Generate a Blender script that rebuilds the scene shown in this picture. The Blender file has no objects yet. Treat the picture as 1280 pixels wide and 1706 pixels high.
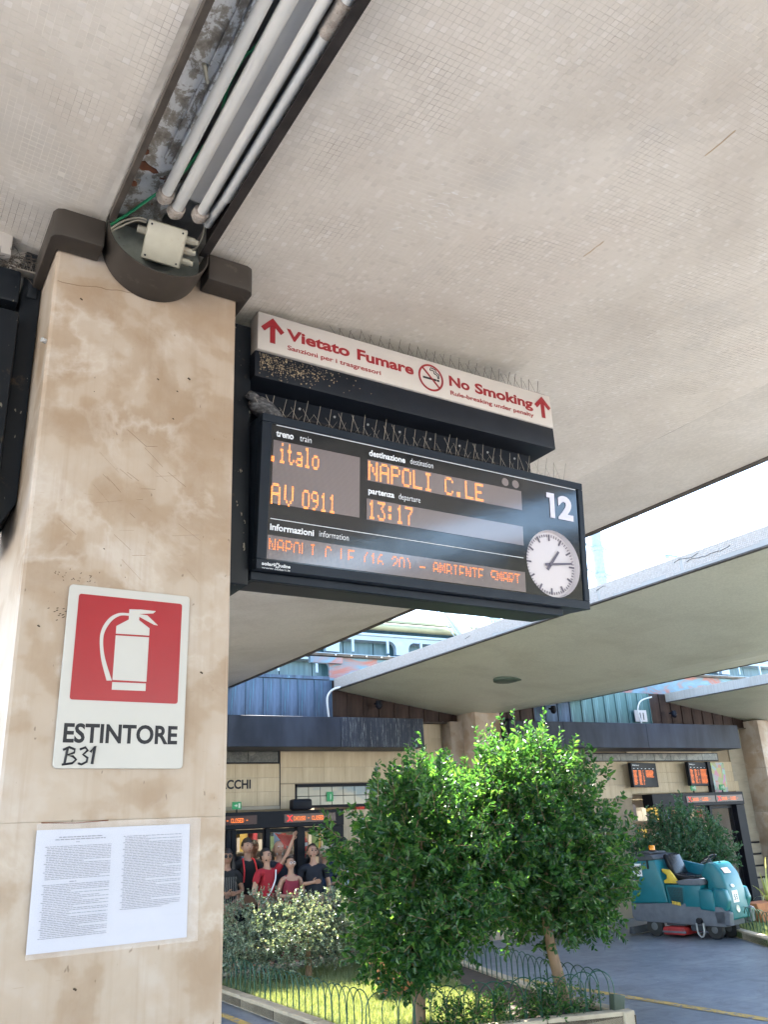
import bpy, bmesh, math, random
import numpy as np
from mathutils import Vector, Matrix, noise as mnoise
random.seed(7); RNG = np.random.default_rng(7)
R = math.radians
S = bpy.context.scene
COL = S.collection

# ------------------------------------------------------------------ camera, sky, sun, exposure
CAM_H = 1.85
F_PX = 1415.0
zc = Vector((460-640, 853+2900, -F_PX)).normalized()
vv = -((3421-640)*zc.x - F_PX*zc.z)/zc.y
xc = Vector((3421-640, vv, -F_PX)).normalized()
yc = zc.cross(xc)
cam_d = bpy.data.cameras.new('camera'); cam = bpy.data.objects.new('camera', cam_d); COL.objects.link(cam)
m = Matrix(((xc.x, xc.y, xc.z), (yc.x, yc.y, yc.z), (zc.x, zc.y, zc.z))).to_4x4()
m.translation = (0, 0, CAM_H)
cam.matrix_world = m
cam_d.sensor_fit = 'VERTICAL'; cam_d.sensor_height = 24.0; cam_d.lens = F_PX/1706*24.0
cam_d.clip_start = 0.05; cam_d.clip_end = 3000
S.camera = cam

SUN = Vector((0.20, 0.71, 1.0)).normalized()
w = bpy.data.worlds.new('World'); S.world = w; w.use_nodes = True
nt = w.node_tree; nt.nodes.clear()
sky = nt.nodes.new('ShaderNodeTexSky'); sky.sky_type = 'NISHITA'; sky.sun_disc = False
sky.sun_elevation = math.asin(SUN.z); sky.sun_rotation = math.atan2(SUN.x, SUN.y)
sky.air_density = 1.0; sky.dust_density = .7; sky.ozone_density = 1.0
bg = nt.nodes.new('ShaderNodeBackground'); bg.inputs['Strength'].default_value = 0.15
wo = nt.nodes.new('ShaderNodeOutputWorld')
nt.links.new(sky.outputs[0], bg.inputs[0]); nt.links.new(bg.outputs[0], wo.inputs[0])
sl = bpy.data.lights.new('sun', 'SUN'); sl.energy = 5.0; sl.angle = R(0.5); sl.color = (1.0, 0.955, 0.88)
so = bpy.data.objects.new('sun', sl); COL.objects.link(so)
so.rotation_euler = SUN.to_track_quat('Z', 'Y').to_euler(); so.location = (0, 0, 40)
S.view_settings.view_transform = 'Standard'; S.view_settings.look = 'None'
S.view_settings.gamma = 1; S.view_settings.use_curve_mapping = False
S.view_settings.exposure = 3.22
S.cycles.max_bounces = 8; S.cycles.diffuse_bounces = 5; S.cycles.sample_clamp_indirect = 6
S.cycles.transparent_max_bounces = 8

# ------------------------------------------------------------------ frames
PHI = R(3.6)
PM = Matrix.Rotation(PHI, 4, 'Z')      # platform frame: canopies, columns and signs stand square in it

# ------------------------------------------------------------------ material helpers
def srgb(r, g, b):
    f = lambda c: (c/255/12.92) if c/255 <= .04045 else ((c/255+.055)/1.055)**2.4
    return (f(r), f(g), f(b))
class MT:
    def __init__(s, name, col=(.5, .5, .5), rough=.6, metal=0.0, **kw):
        s.m = bpy.data.materials.new(name); s.m.use_nodes = True
        s.t = s.m.node_tree; s.b = s.t.nodes['Principled BSDF']
        s.b.inputs['Base Color'].default_value = (*col, 1); s.b.inputs['Roughness'].default_value = rough
        s.b.inputs['Metallic'].default_value = metal
        for k, v in kw.items(): s.b.inputs[k.replace('_', ' ')].default_value = v
        s._c = None
    def n(s, typ, **kw):
        x = s.t.nodes.new('ShaderNode'+typ)
        for k, v in kw.items():
            if k in x.inputs: x.inputs[k].default_value = v
            else: setattr(x, k, v)
        return x
    def l(s, a, b): s.t.links.new(a, b)
    def co(s, scale=(1, 1, 1), kind='Object', rot=(0, 0, 0)):
        tc = s.n('TexCoord'); mp = s.n('Mapping'); mp.inputs['Scale'].default_value = scale
        mp.inputs['Rotation'].default_value = rot
        s.l(tc.outputs[kind], mp.inputs[0]); return mp.outputs[0]
    def noise(s, scale=5, detail=5, rough=.55, dist=0.0, vec=None, st=(1, 1, 1)):
        x = s.n('TexNoise', Scale=scale, Detail=detail, Roughness=rough, Distortion=dist)
        s.l(vec if vec is not None else s.co(st), x.inputs['Vector']); return x.outputs[0]
    def ramp(s, fac, stops, interp='LINEAR'):
        x = s.n('ValToRGB'); x.color_ramp.interpolation = interp; e = x.color_ramp.elements
        while len(e) < len(stops): e.new(0.5)
        for i, (p, c) in enumerate(stops):
            e[i].position = p; e[i].color = (*c, 1) if len(c) == 3 else c
        s.l(fac, x.inputs[0]); return x.outputs[0]
    def mix(s, fac, a, b, mode='MIX'):
        x = s.n('MixRGB', blend_type=mode)
        for i, v in ((0, fac), (1, a), (2, b)):
            if hasattr(v, 'links') or hasattr(v, 'is_output'): s.l(v, x.inputs[i])
            elif i == 0: x.inputs[0].default_value = v
            else: x.inputs[i].default_value = (*v, 1)
        return x.outputs[0]
    def mth(s, op, a, b=0.0):
        x = s.n('Math', operation=op)
        for i, v in enumerate((a, b)):
            if isinstance(v, (int, float)): x.inputs[i].default_value = v
            else: s.l(v, x.inputs[i])
        return x.outputs[0]
    def color(s, c): s.l(c, s.b.inputs['Base Color']); return s
    def rough(s, c): s.l(c, s.b.inputs['Roughness']); return s
    def bump(s, h, strength=.3, dist=.01):
        x = s.n('Bump', Strength=strength, Distance=dist); s.l(h, x.inputs['Height']); s.l(x.outputs[0], s.b.inputs['Normal']); return s

def simple(name, col, rough=.6, metal=0, var=.25, scale=6, bump=.15, st=(1, 1, 1), dirt=None, **kw):
    t = MT(name, col, rough, metal, **kw)
    nz = t.noise(scale, 6, .6, st=st)
    c = t.ramp(nz, [(.25, tuple(x*(1-var) for x in col)), (.75, tuple(min(1, x*(1+var)) for x in col))])
    if dirt:
        d = t.noise(scale*3.1, 8, .7)
        c = t.mix(t.ramp(d, [(dirt[1], (0, 0, 0)), (dirt[1]+.08, (1, 1, 1))]), c, dirt[0])
    t.color(c)
    if bump: t.bump(t.noise(scale*8, 4), bump, .003)
    return t.m

def emit(name, col, strength):
    t = MT(name, (0, 0, 0), .6); t.b.inputs['Emission Color'].default_value = (*col, 1); t.b.inputs['Emission Strength'].default_value = strength
    return t.m

M = {}
# mottled marble of the columns
def marble(name, tint=1.0, sc=1.0):
    t = MT(name, rough=.42)
    v = t.co((1, 1, 1)); wob = t.n('TexNoise', Scale=2.2*sc, Detail=3); t.l(v, wob.inputs['Vector'])
    vm = t.n('VectorMath', operation='MULTIPLY_ADD'); t.l(wob.outputs['Color'], vm.inputs[0]); vm.inputs[1].default_value = (.13, .13, .13); t.l(v, vm.inputs[2])
    n1 = t.mth('ADD', t.mth('MULTIPLY', t.noise(4.6*sc, 4, .5, .1, vec=vm.outputs[0]), .7), t.mth('MULTIPLY', t.noise(1.3*sc, 3, .5, .3, vec=v), .3)); n2 = t.noise(3*sc, 6, .65, .8, vec=v)
    a = t.ramp(n1, [(.42, (.385*tint, .27*tint, .18*tint)), (.488, (.43*tint, .315*tint, .22*tint)), (.518, (.49*tint, .385*tint, .295*tint)), (.58, (.51*tint, .405*tint, .315*tint)), (.65, (.56*tint, .47*tint, .40*tint))])
    b = t.mix(t.ramp(n2, [(.45, (0, 0, 0)), (.8, (.55, .55, .55))]), a, (.57*tint, .49*tint, .41*tint))
    # pale veins
    vein = t.ramp(t.noise(2.3*sc, 6, .6, .35, vec=v), [(.46, (0, 0, 0)), (.49, (.35, .35, .35)), (.50, (.5, .5, .5)), (.51, (.35, .35, .35)), (.54, (0, 0, 0))])
    vmask = t.ramp(t.noise(2.0*sc, 2, vec=v), [(.45, (0, 0, 0)), (.6, (1, 1, 1))])
    c = t.mix(t.mix(1.0, vein, vmask, 'MULTIPLY'), b, (.66*tint, .58*tint, .51*tint))
    # dark pits and scratches
    sp = t.noise(55, 2, .5, vec=t.co((1, 1, .5)))
    c = t.mix(t.ramp(sp, [(.735, (0, 0, 0)), (.77, (.7, .7, .7))]), c, (.12, .08, .05))
    scr = t.noise(14, 2, .5, vec=t.co((1.2, 1, 14), rot=(0, R(32), 0)))
    c = t.mix(t.ramp(scr, [(.74, (0, 0, 0)), (.77, (.45, .45, .45))]), c, (.2, .14, .09))
    st = t.noise(6, 4, .6, vec=t.co((7, 7, .25)))
    c = t.mix(t.ramp(st, [(.3, (.25, .25, .25)), (.5, (0, 0, 0))]), c, (.36*tint, .25*tint, .16*tint))
    t.color(c); t.bump(t.noise(30, 6, .6), .12, .003); return t.m
M['marble'] = marble('mottled_marble', .68)
M['marble_far'] = marble('pale_marble', .75, .6)
M['marble_brown'] = marble('brown_marble', .55, .7)

def mosaic_mat(name, tint):
    t = MT(name, rough=.5)
    br = t.n('TexBrick', offset=0.0, squash=1.0)
    for k, v_ in (('Scale', 1.0), ('Mortar Size', .05), ('Mortar Smooth', .1), ('Bias', 0.0), ('Brick Width', 1.0), ('Row Height', 1.0)): br.inputs[k].default_value = v_
    br.inputs['Color1'].default_value = (*[x*.93 for x in tint], 1); br.inputs['Color2'].default_value = (*[min(1, x*1.07) for x in tint], 1)
    br.inputs['Mortar'].default_value = (*[x*.62 for x in tint], 1)
    t.l(t.co((48, 48, 48)), br.inputs['Vector'])
    br.inputs['Mortar'].default_value = (*[x*.80 for x in tint], 1)
    n1 = t.noise(1.1, 6, .6, .4)
    c = t.mix(1.0, br.outputs['Color'], t.ramp(n1, [(.3, (.82, .80, .77)), (.55, (1, 1, 1)), (.8, (1.0, .97, .95))]), 'MULTIPLY')
    s1 = t.noise(.8, 8, .7, 1.2, st=(1, .3, 1))
    c = t.mix(t.ramp(s1, [(.56, (0, 0, 0)), (.75, (.4, .4, .4))]), c, (.42, .36, .28))
    s2 = t.noise(2.3, 8, .72, 1.5, st=(1, .6, 1)); c = t.mix(t.ramp(s2, [(.60, (0, 0, 0)), (.63, (.22, .22, .22)), (.75, (.35, .35, .35))]), c, tuple(x*.72 for x in tint))
    t.color(c); t.bump(br.outputs['Fac'], .15, .002); t.b.inputs['Roughness'].default_value = .45
    return t.m
M['mosaic'] = mosaic_mat('mosaic_tile', (.55, .50, .44))
M['mosaic2'] = mosaic_mat('mosaic_lawn_bounce', (.49, .48, .37))  # olive tint carries green bounce from the lawn in the tile colour
M['mosaicedge'] = mosaic_mat('mosaic_edge', (.33, .305, .27))
# single tesserae (colour by piece) and the grout behind them
t = MT('tessera', rough=.4)
g = t.n('NewGeometry')
oi = t.n('ObjectInfo')
rr = t.mth('FRACT', t.mth('ADD', g.outputs['Random Per Island'], oi.outputs['Random']))
c = t.ramp(rr, [(0, (.515, .465, .405)), (.12, (.56, .505, .44)), (.85, (.575, .52, .455)), (.94, (.60, .545, .485)), (1, (.62, .575, .525))])
gp = g.outputs['Position']
c = t.mix(1.0, c, t.ramp(t.noise(1.1, 6, .6, .4, vec=gp), [(.3, (.80, .78, .76)), (.55, (1, 1, 1)), (.8, (1.0, .96, .94))]), 'MULTIPLY')
c = t.mix(t.ramp(t.noise(1.5, 7, .7, vec=gp), [(.54, (0, 0, 0)), (.66, (.55, .55, .55))]), c, (.43, .395, .355))
c = t.mix(t.ramp(t.noise(24, 4, .7, vec=gp), [(.70, (0, 0, 0)), (.78, (.5, .5, .5))]), c, (.22, .17, .13))
t.color(c); t.bump(t.noise(70, 3, vec=gp), .12, .002); M['tessera'] = t.m
t = MT('grout', rough=.85)
t.color(t.ramp(t.noise(1.7, 5, .6, .5), [(.34, (.17, .14, .115)), (.46, (.44, .395, .34)), (.6, (.60, .55, .48))])); M['grout'] = t.m

M['brown'] = simple('brown_painted_metal', (.038, .031, .026), .42, 0, .35, 3, .1, dirt=((.075, .062, .05), .60))
M['rail'] = simple('dark_rail_metal', (.07, .058, .048), .55, .2, .5, 9, .2, dirt=((.22, .09, .04), .66))
M['rail_dark'] = simple('blackened_rail', (.03, .025, .023), .6, .2, .5, 9, .2, dirt=((.14, .07, .04), .68))
# peeling white paint on a grey steel tray
t = MT('peeling_paint', rough=.6)
n1 = t.noise(17, 9, .72, .3, st=(1, .7, 1))
c = t.ramp(n1, [(.38, (.16, .135, .11)), (.46, (.27, .245, .21)), (.50, (.34, .32, .29)), (.515, (.60, .60, .59)), (.7, (.70, .70, .71))])
c = t.mix(t.ramp(t.noise(26, 6, .7), [(.62, (0, 0, 0)), (.68, (.8, .8, .8))]), c, (.16, .12, .09))
c = t.mix(t.ramp(t.noise(5, 8, .7, 1), [(.63, (0, 0, 0)), (.66, (1, 1, 1))]), c, (.16, .05, .02))
t.color(c); t.bump(n1, .4, .004); M['peel'] = t.m
M['rust'] = simple('rust', (.15, .05, .022), .85, 0, .5, 25, .4)
M['greymetal'] = simple('grey_sheet_metal', (.34, .34, .34), .45, .3, .15, 4, .05, dirt=((.2, .13, .09), .68))
M['pvc'] = simple('white_plastic_pipe', (.56, .54, .50), .35, 0, .05, 5, .03, dirt=((.5, .38, .3), .72))
M['pvcgrey'] = simple('grey_plastic_pipe', (.58, .57, .54), .4, 0, .1, 5, .03)
M['boxgrey'] = simple('dirty_beige_plastic', (.30, .275, .215), .5, 0, .2, 8, .08, dirt=((.28, .22, .16), .6))
M['socket'] = simple('dirty_socket', (.34, .29, .245), .6, 0, .45, 40, .3, dirt=((.2, .14, .11), .55))
M['greencable'] = simple('green_cable', (.03, .30, .13), .4)
M['greycable'] = simple('beige_cable', (.36, .32, .25), .5)
M['black'] = simple('black_painted_steel', (.008, .010, .015), .45, .0, .3, 6, .06)
# board housing: blue-black with droppings
t = MT('dark_housing', rough=.42)
c = t.ramp(t.noise(3, 6), [(.3, (.008, .010, .013)), (.7, (.014, .017, .022))])
c = t.mix(t.ramp(t.noise(38, 3, .6, st=(1, 1, .45)), [(.68, (0, 0, 0)), (.70, (.9, .9, .9))]), c, (.22, .20, .16))
c = t.mix(t.ramp(t.noise(9, 8, .75, .5), [(.58, (0, 0, 0)), (.66, (.5, .5, .5))]), c, (.09, .065, .04))
t.color(c); t.bump(t.noise(14, 3), .1, .004); M['housing'] = t.m
M['frame'] = simple('blue_black_frame', (.013, .018, .027), .38, .1, .2, 5, .04, dirt=((.3, .29, .26), .80))
t = MT('display_glass', (.003, .005, .008), rough=.07, Coat_Weight=.0, Coat_Roughness=.04, IOR=1.62)
t.bump(t.noise(7, 4, .6, .5, st=(1, 1, 2)), .05, .004); t.rough(t.ramp(t.noise(3, 5), [(.3, (.05,)*3), (.7, (.16,)*3)])); M['glassblack'] = t.m
# LED windows: fine dot raster
t = MT('led_window', rough=.10, IOR=1.7)
vn = t.n('TexVoronoi', Scale=1.0, Randomness=0.0); t.l(t.co((190, 190, 190)), vn.inputs['Vector'])
t.color(t.ramp(vn.outputs['Distance'], [(.3, (.19, .16, .165)), (.5, (.12, .10, .105))])); M['led'] = t.m
M['orange'] = emit('amber_led', (1.0, .28, .05), 0.62)
M['orangefar'] = emit('amber_led_far', (1.0, .22, .035), 0.34)
M['redled'] = emit('red_led', (1.0, .02, .02), 0.3)
M['whiteprint'] = simple('white_print', (.60, .62, .66), .35, 0, .02, 5, 0)
M['lilac'] = simple('pale_number', (.48, .47, .56), .25, 0, .02, 5, 0)
M['clock'] = simple('clock_face', (.46, .43, .46), .3, 0, .02, 5, 0)
M['clockmark'] = simple('clock_mark', (.07, .06, .09), .4, 0, .02, 5, 0)
M['signwhite'] = simple('sign_white', (.43, .39, .355), .4, 0, .06, 3, .03, dirt=((.3, .22, .16), .72))
M['signred'] = simple('sign_red', (.22, .005, .010), .4, 0, .08, 5, .02)
M['exwhite'] = simple('extinguisher_sign_white', (.40, .385, .36), .35, 0, .04, 3, .02, dirt=((.42, .37, .3), .7))
M['exred'] = simple('extinguisher_sign_red', (.25, .007, .013), .28, 0, .10, 3, .02, dirt=((.5, .10, .10), .75))
M['ink'] = simple('black_ink', (.02, .02, .024), .4, 0, .1, 5, 0)
M['paper'] = simple('paper', (.40, .41, .48), .6, 0, .03, 2.5, .03, dirt=((.52, .47, .42), .70))
M['print'] = simple('grey_print', (.17, .17, .21), .7, 0, .1, 5, 0)
t = MT('plastic_sleeve', (.9, .9, .95), .12); t.b.inputs['Alpha'].default_value = .13; t.bump(t.noise(9, 3, .5, 2), .6, .01); M['sleeve'] = t.m
M['wire'] = simple('steel_wire', (.30, .27, .23), .4, .6, .3, 20, 0)
M['wiredark'] = simple('rusty_wire', (.10, .08, .065), .6, .3, .4, 20, 0)
# copper cladding
def copper(name, dark, mid, teal, lo=.45):
    t = MT(name, rough=.38, metal=.35)
    n1 = t.noise(2.2, 6, .65, .3, st=(4, 1, .5)); n2 = t.noise(3, 5, .6, st=(9, 1, .35))
    c = t.ramp(n1, [(.35, dark), (.65, mid)])
    c = t.mix(t.ramp(n2, [(lo+.12, (0, 0, 0)), (lo+.3, (.8, .8, .8))]), c, teal)
    c = t.mix(t.ramp(t.noise(26, 3, .6, st=(1, 1, .6)), [(.72, (0, 0, 0)), (.75, (.8, .8, .8))]), c, (.5, .55, .6))
    t.color(c); t.bump(n1, .2, .006); return t.m
M['copper'] = copper('weathered_copper', (.03, .042, .065), (.075, .105, .155), (.08, .20, .25))  # blue tone paints reflected sky into the metal; teal is patina
M['copperteal'] = copper('teal_copper', (.02, .05, .055), (.04, .10, .095), (.11, .21, .21), .38)
M['coppershade'] = copper('shaded_copper', (.022, .014, .012), (.045, .028, .022), (.05, .06, .065), .55)  # darker copper copy: canopy shade put into the panel colour
t = MT('red_copper', rough=.5, metal=.2)
c = t.ramp(t.noise(1.6, 6, .6, 1, st=(1, 1, 2)), [(.36, (.22, .07, .055)), (.44, (.16, .11, .12)), (.50, (.08, .14, .19)), (.7, (.11, .2, .26))])
t.color(c); M['redcopper'] = t.m
# fascia: slate sheet with vertical white run-off
def fascia(name, amt):
    t = MT(name, rough=.5, metal=.0)
    c = t.ramp(t.noise(1.7, 4, st=(2, 1, .6)), [(.3, (.012, .015, .023)), (.7, (.030, .037, .053))])
    n2 = t.noise(7, 6, .75, st=(13, 1, .45))
    c = t.mix(t.ramp(n2, [(amt, (0, 0, 0)), (amt+.06, (.75, .75, .75))]), c, (.20, .21, .20))
    t.color(c); t.bump(t.noise(5, 3), .08, .01); return t.m
M['fascia'] = fascia('slate_sheet', .70); M['fasciawet'] = fascia('streaked_sheet', .55)
# stone cladding with tool grooves
t = MT('tan_stone', rough=.75)
oi = t.n('ObjectInfo')
n1 = t.noise(3.0, 6, .6, st=(6, 1, .6)); c = t.ramp(n1, [(.3, (.40, .31, .20)), (.7, (.54, .435, .30))])
c = t.mix(1.0, c, t.ramp(oi.outputs['Random'], [(0, (.90, .90, .90)), (1, (1, 1, 1))]), 'MULTIPLY')
wv = t.n('TexWave', Scale=28, Distortion=1.5, Detail=2); t.l(t.co((1, 1, .15)), wv.inputs['Vector'])
c = t.mix(.25, c, t.ramp(wv.outputs[0], [(0, (.33, .26, .17)), (1, (.56, .46, .33))])); t.color(c); t.bump(wv.outputs[0], .35, .006); M['stone'] = t.m
M['stoneback'] = simple('stone_backing', (.25, .195, .13), .8, 0, .2, 3, .1)
M['stonegrey'] = simple('grey_travertine', (.30, .26, .20), .7, 0, .18, 4, .2, st=(.5, .5, 3), dirt=((.2, .17, .13), .68))
M['darkframe'] = simple('black_door_frame', (.005, .006, .010), .5, .0, .2, 5, .03)
t = MT('shop_glass', (.02, .025, .03), .03, IOR=1.45); t.b.inputs['Alpha'].default_value = .10; M['glass'] = t.m
t = MT('reflection_glass', rough=.12); t.color(t.ramp(t.noise(1.4, 3, st=(1, 1, 2)), [(.35, (.10, .15, .19)), (.5, (.25, .23, .19)), (.7, (.34, .29, .23))])); M['winglass'] = t.m  # pane colour paints beige and blue-grey reflections as blotches
t = MT('photo_frieze', rough=.3); vn = t.n('TexVoronoi', Scale=3.5); t.l(t.co((2.4, 1, 2)), vn.inputs['Vector'])
c = t.mix(.5, t.ramp(vn.outputs['Color'], [(.2, (.01, .01, .01)), (.6, (.035, .033, .028)), (.9, (.12, .11, .09))]), t.ramp(t.noise(14, 5, .6, 1.5), [(.35, (.01, .01, .01)), (.65, (.08, .08, .07))])); t.color(c); M['photo'] = t.m
t = MT('poster_print', rough=.4); vn = t.n('TexVoronoi', Scale=9); t.l(t.co(), vn.inputs['Vector'])
hs = t.n('HueSaturation', Saturation=1.7, Value=.35); t.l(vn.outputs['Color'], hs.inputs['Color']); t.color(t.mix(.35, hs.outputs[0], (.55, .38, .25))); M['poster'] = t.m
M['banner'] = simple('red_banner', (.72, .03, .03), .5, 0, .15, 3, .03)
M['signgreen'] = emit('lit_green_sign', (.02, .33, .12), .08)
M['signlit'] = emit('lit_white_sign', (.8, .95, .85), .07)
# glazed gallery
M['steelblue'] = simple('pale_blue_steel', (.24, .32, .38), .45, .1, .12, 4, .05, dirt=((.15, .2, .23), .66))
M['steelyellow'] = simple('cream_steel', (.22, .23, .15), .5, .1, .15, 3, .05)
M['steelwhite'] = simple('white_steel', (.72, .78, .82), .45, .1, .06, 3, .02)
t = MT('teal_glazing', rough=.35); c = t.ramp(t.noise(2.2, 6, .6, .2, st=(7, 1, .5)), [(.3, (.02, .06, .08)), (.6, (.045, .11, .14)), (.8, (.11, .19, .22))]); t.color(c); M['glazing'] = t.m
# ground
t = MT('platform_paving', rough=.42)
c = t.ramp(t.noise(.7, 8, .65, .6, st=(1, 1, 1)), [(.3, (.135, .155, .185)), (.55, (.18, .20, .235)), (.75, (.25, .27, .30))])
c = t.mix(t.ramp(t.noise(1.5, 6, .7, 1.6, st=(1, .25, 1), vec=None), [(.6, (0, 0, 0)), (.75, (.4, .4, .4))]), c, (.32, .34, .36))
br = t.n('TexBrick', offset=.5); t.l(t.co((1, 1, 1), rot=(0, 0, -PHI)), br.inputs['Vector'])
for k, v_ in (('Scale', 1.0), ('Mortar Size', .004), ('Brick Width', .8), ('Row Height', .4)): br.inputs[k].default_value = v_
c = t.mix(1.0, c, t.ramp(t.noise(3.2, 7, .7, 1.2), [(.35, (.72, .72, .72)), (.5, (1, 1, 1)), (.7, (1.25, 1.24, 1.2))]), 'MULTIPLY')
c = t.mix(t.ramp(t.noise(11, 3, .6), [(.70, (0, 0, 0)), (.73, (.7, .7, .7))]), c, (.06, .06, .065))
c = t.mix(t.ramp(t.noise(14, 2, .5, st=(1, 1, 2)), [(.745, (0, 0, 0)), (.76, (.8, .8, .8))]), c, (.42, .42, .42))
c = t.mix(t.mth('MULTIPLY', br.outputs['Fac'], .6), c, (.07, .08, .09))
t.color(c); t.bump(t.noise(60, 4), .15, .003); M['paving'] = t.m
M['yellow'] = simple('worn_yellow_paint', (.52, .33, .06), .6, 0, .25, 6, .1, dirt=((.18, .19, .21), .50))
M['kerb'] = simple('limestone_kerb', (.46, .37, .26), .75, 0, .25, 5, .35, dirt=((.24, .20, .14), .62))
M['soil'] = simple('soil', (.055, .038, .024), .95, 0, .4, 8, .6)
M['turf'] = simple('turf_soil', (.07, .11, .025), .95, 0, .4, 6, .5)
def leaf(name, cols, trans=.45, rough=.32):
    t = MT(name, rough=rough)
    g = t.n('NewGeometry'); c = t.ramp(g.outputs['Random Per Island'], [(i/(len(cols)-1), k) for i, k in enumerate(cols)])
    t.color(c); tr = t.n('BsdfTranslucent'); mx = t.n('MixShader'); mx.inputs[0].default_value = trans
    c2 = t.mix(1.0, c, (2.2, 2.0, .9), 'MULTIPLY'); t.l(c2, tr.inputs[0]); t.l(t.b.outputs[0], mx.inputs[1]); t.l(tr.outputs[0], mx.inputs[2])
    t.l(mx.outputs[0], t.t.nodes['Material Output'].inputs['Surface']); return t.m
M['leaf'] = leaf('glossy_leaf', [(.013, .050, .018), (.024, .080, .024), (.038, .11, .03), (.08, .17, .04)], .5, .28)
M['leafdark'] = leaf('dark_leaf', [(.020, .065, .035), (.035, .095, .055), (.055, .13, .08)])
M['leafvar'] = leaf('variegated_leaf', [(.05, .09, .06), (.11, .16, .11), (.20, .26, .20), (.33, .37, .30)], .2)
M['grass'] = leaf('grass_blade', [(.15, .19, .08), (.22, .26, .12), (.30, .33, .19)], .2, .6)
M['agave'] = leaf('pale_strap_leaf', [(.25, .32, .12), (.40, .42, .2)], .3)
M['bark'] = simple('smooth_bark', (.23, .145, .09), .8, 0, .35, 14, .5, st=(1, 1, .4))
M['fencegreen'] = simple('dark_green_wire', (.018, .075, .045), .4, .2, .3, 20, .05, dirt=((.12, .05, .03), .66))
M['terracotta'] = simple('terracotta', (.42, .17, .085), .8, 0, .2, 6, .2)
# scrubber
M['teal'] = simple('teal_plastic', (.006, .135, .17), .38, 0, .12, 5, .03, dirt=((.05, .15, .17), .66))
M['scgrey'] = simple('grey_plastic', (.13, .14, .165), .5, 0, .2, 7, .05, dirt=((.22, .22, .23), .7))
M['scdark'] = simple('dark_lid_plastic', (.06, .065, .075), .45, 0, .2, 7, .05)
M['vinyl'] = simple('black_vinyl', (.012, .012, .016), .25, 0, .2, 7, .03)
M['rubber'] = simple('rubber', (.02, .019, .019), .7, 0, .3, 9, .2)
M['rim'] = simple('rim_grey', (.12, .125, .13), .5, .3)
M['deckred'] = simple('red_brush_deck', (.33, .025, .025), .5, 0, .3, 9, .1, dirt=((.25, .2, .18), .62))
M['yelp'] = simple('yellow_plastic', (.62, .42, .04), .45)
M['beacon'] = simple('amber_beacon', (.85, .28, .01), .2)
M['whitelabel'] = simple('white_label', (.72, .72, .74), .5, 0, .02)
M['lamp'] = simple('headlamp_glass', (.65, .65, .55), .15)
# pigeon
t = MT('pigeon_feather', rough=.7); t.color(t.ramp(t.noise(45, 4, .6, st=(1, 1, 2)), [(.35, (.02, .02, .024)), (.5, (.05, .05, .055)), (.65, (.13, .13, .135))])); M['pigeon'] = t.m
M['pigeondark'] = simple('pigeon_neck', (.04, .045, .055), .4)
def cloth(name, col): return simple(name, tuple(x*(.45 if max(col) < .2 else .75) for x in col), .85, 0, .12, 20, .15)
SKIN = simple('skin', (.36, .20, .135), .5, 0, .08, 8, .02)
SKIN2 = simple('skin_tanned', (.24, .125, .08), .5, 0, .08, 8, .02)

for k_ in ('black', 'housing', 'frame', 'fascia', 'fasciawet', 'darkframe', 'scgrey', 'scdark', 'brown', 'rail', 'rail_dark', 'copper', 'coppershade', 'vinyl', 'ink'):
    M[k_].node_tree.nodes['Principled BSDF'].inputs['Specular IOR Level'].default_value = .18

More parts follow.
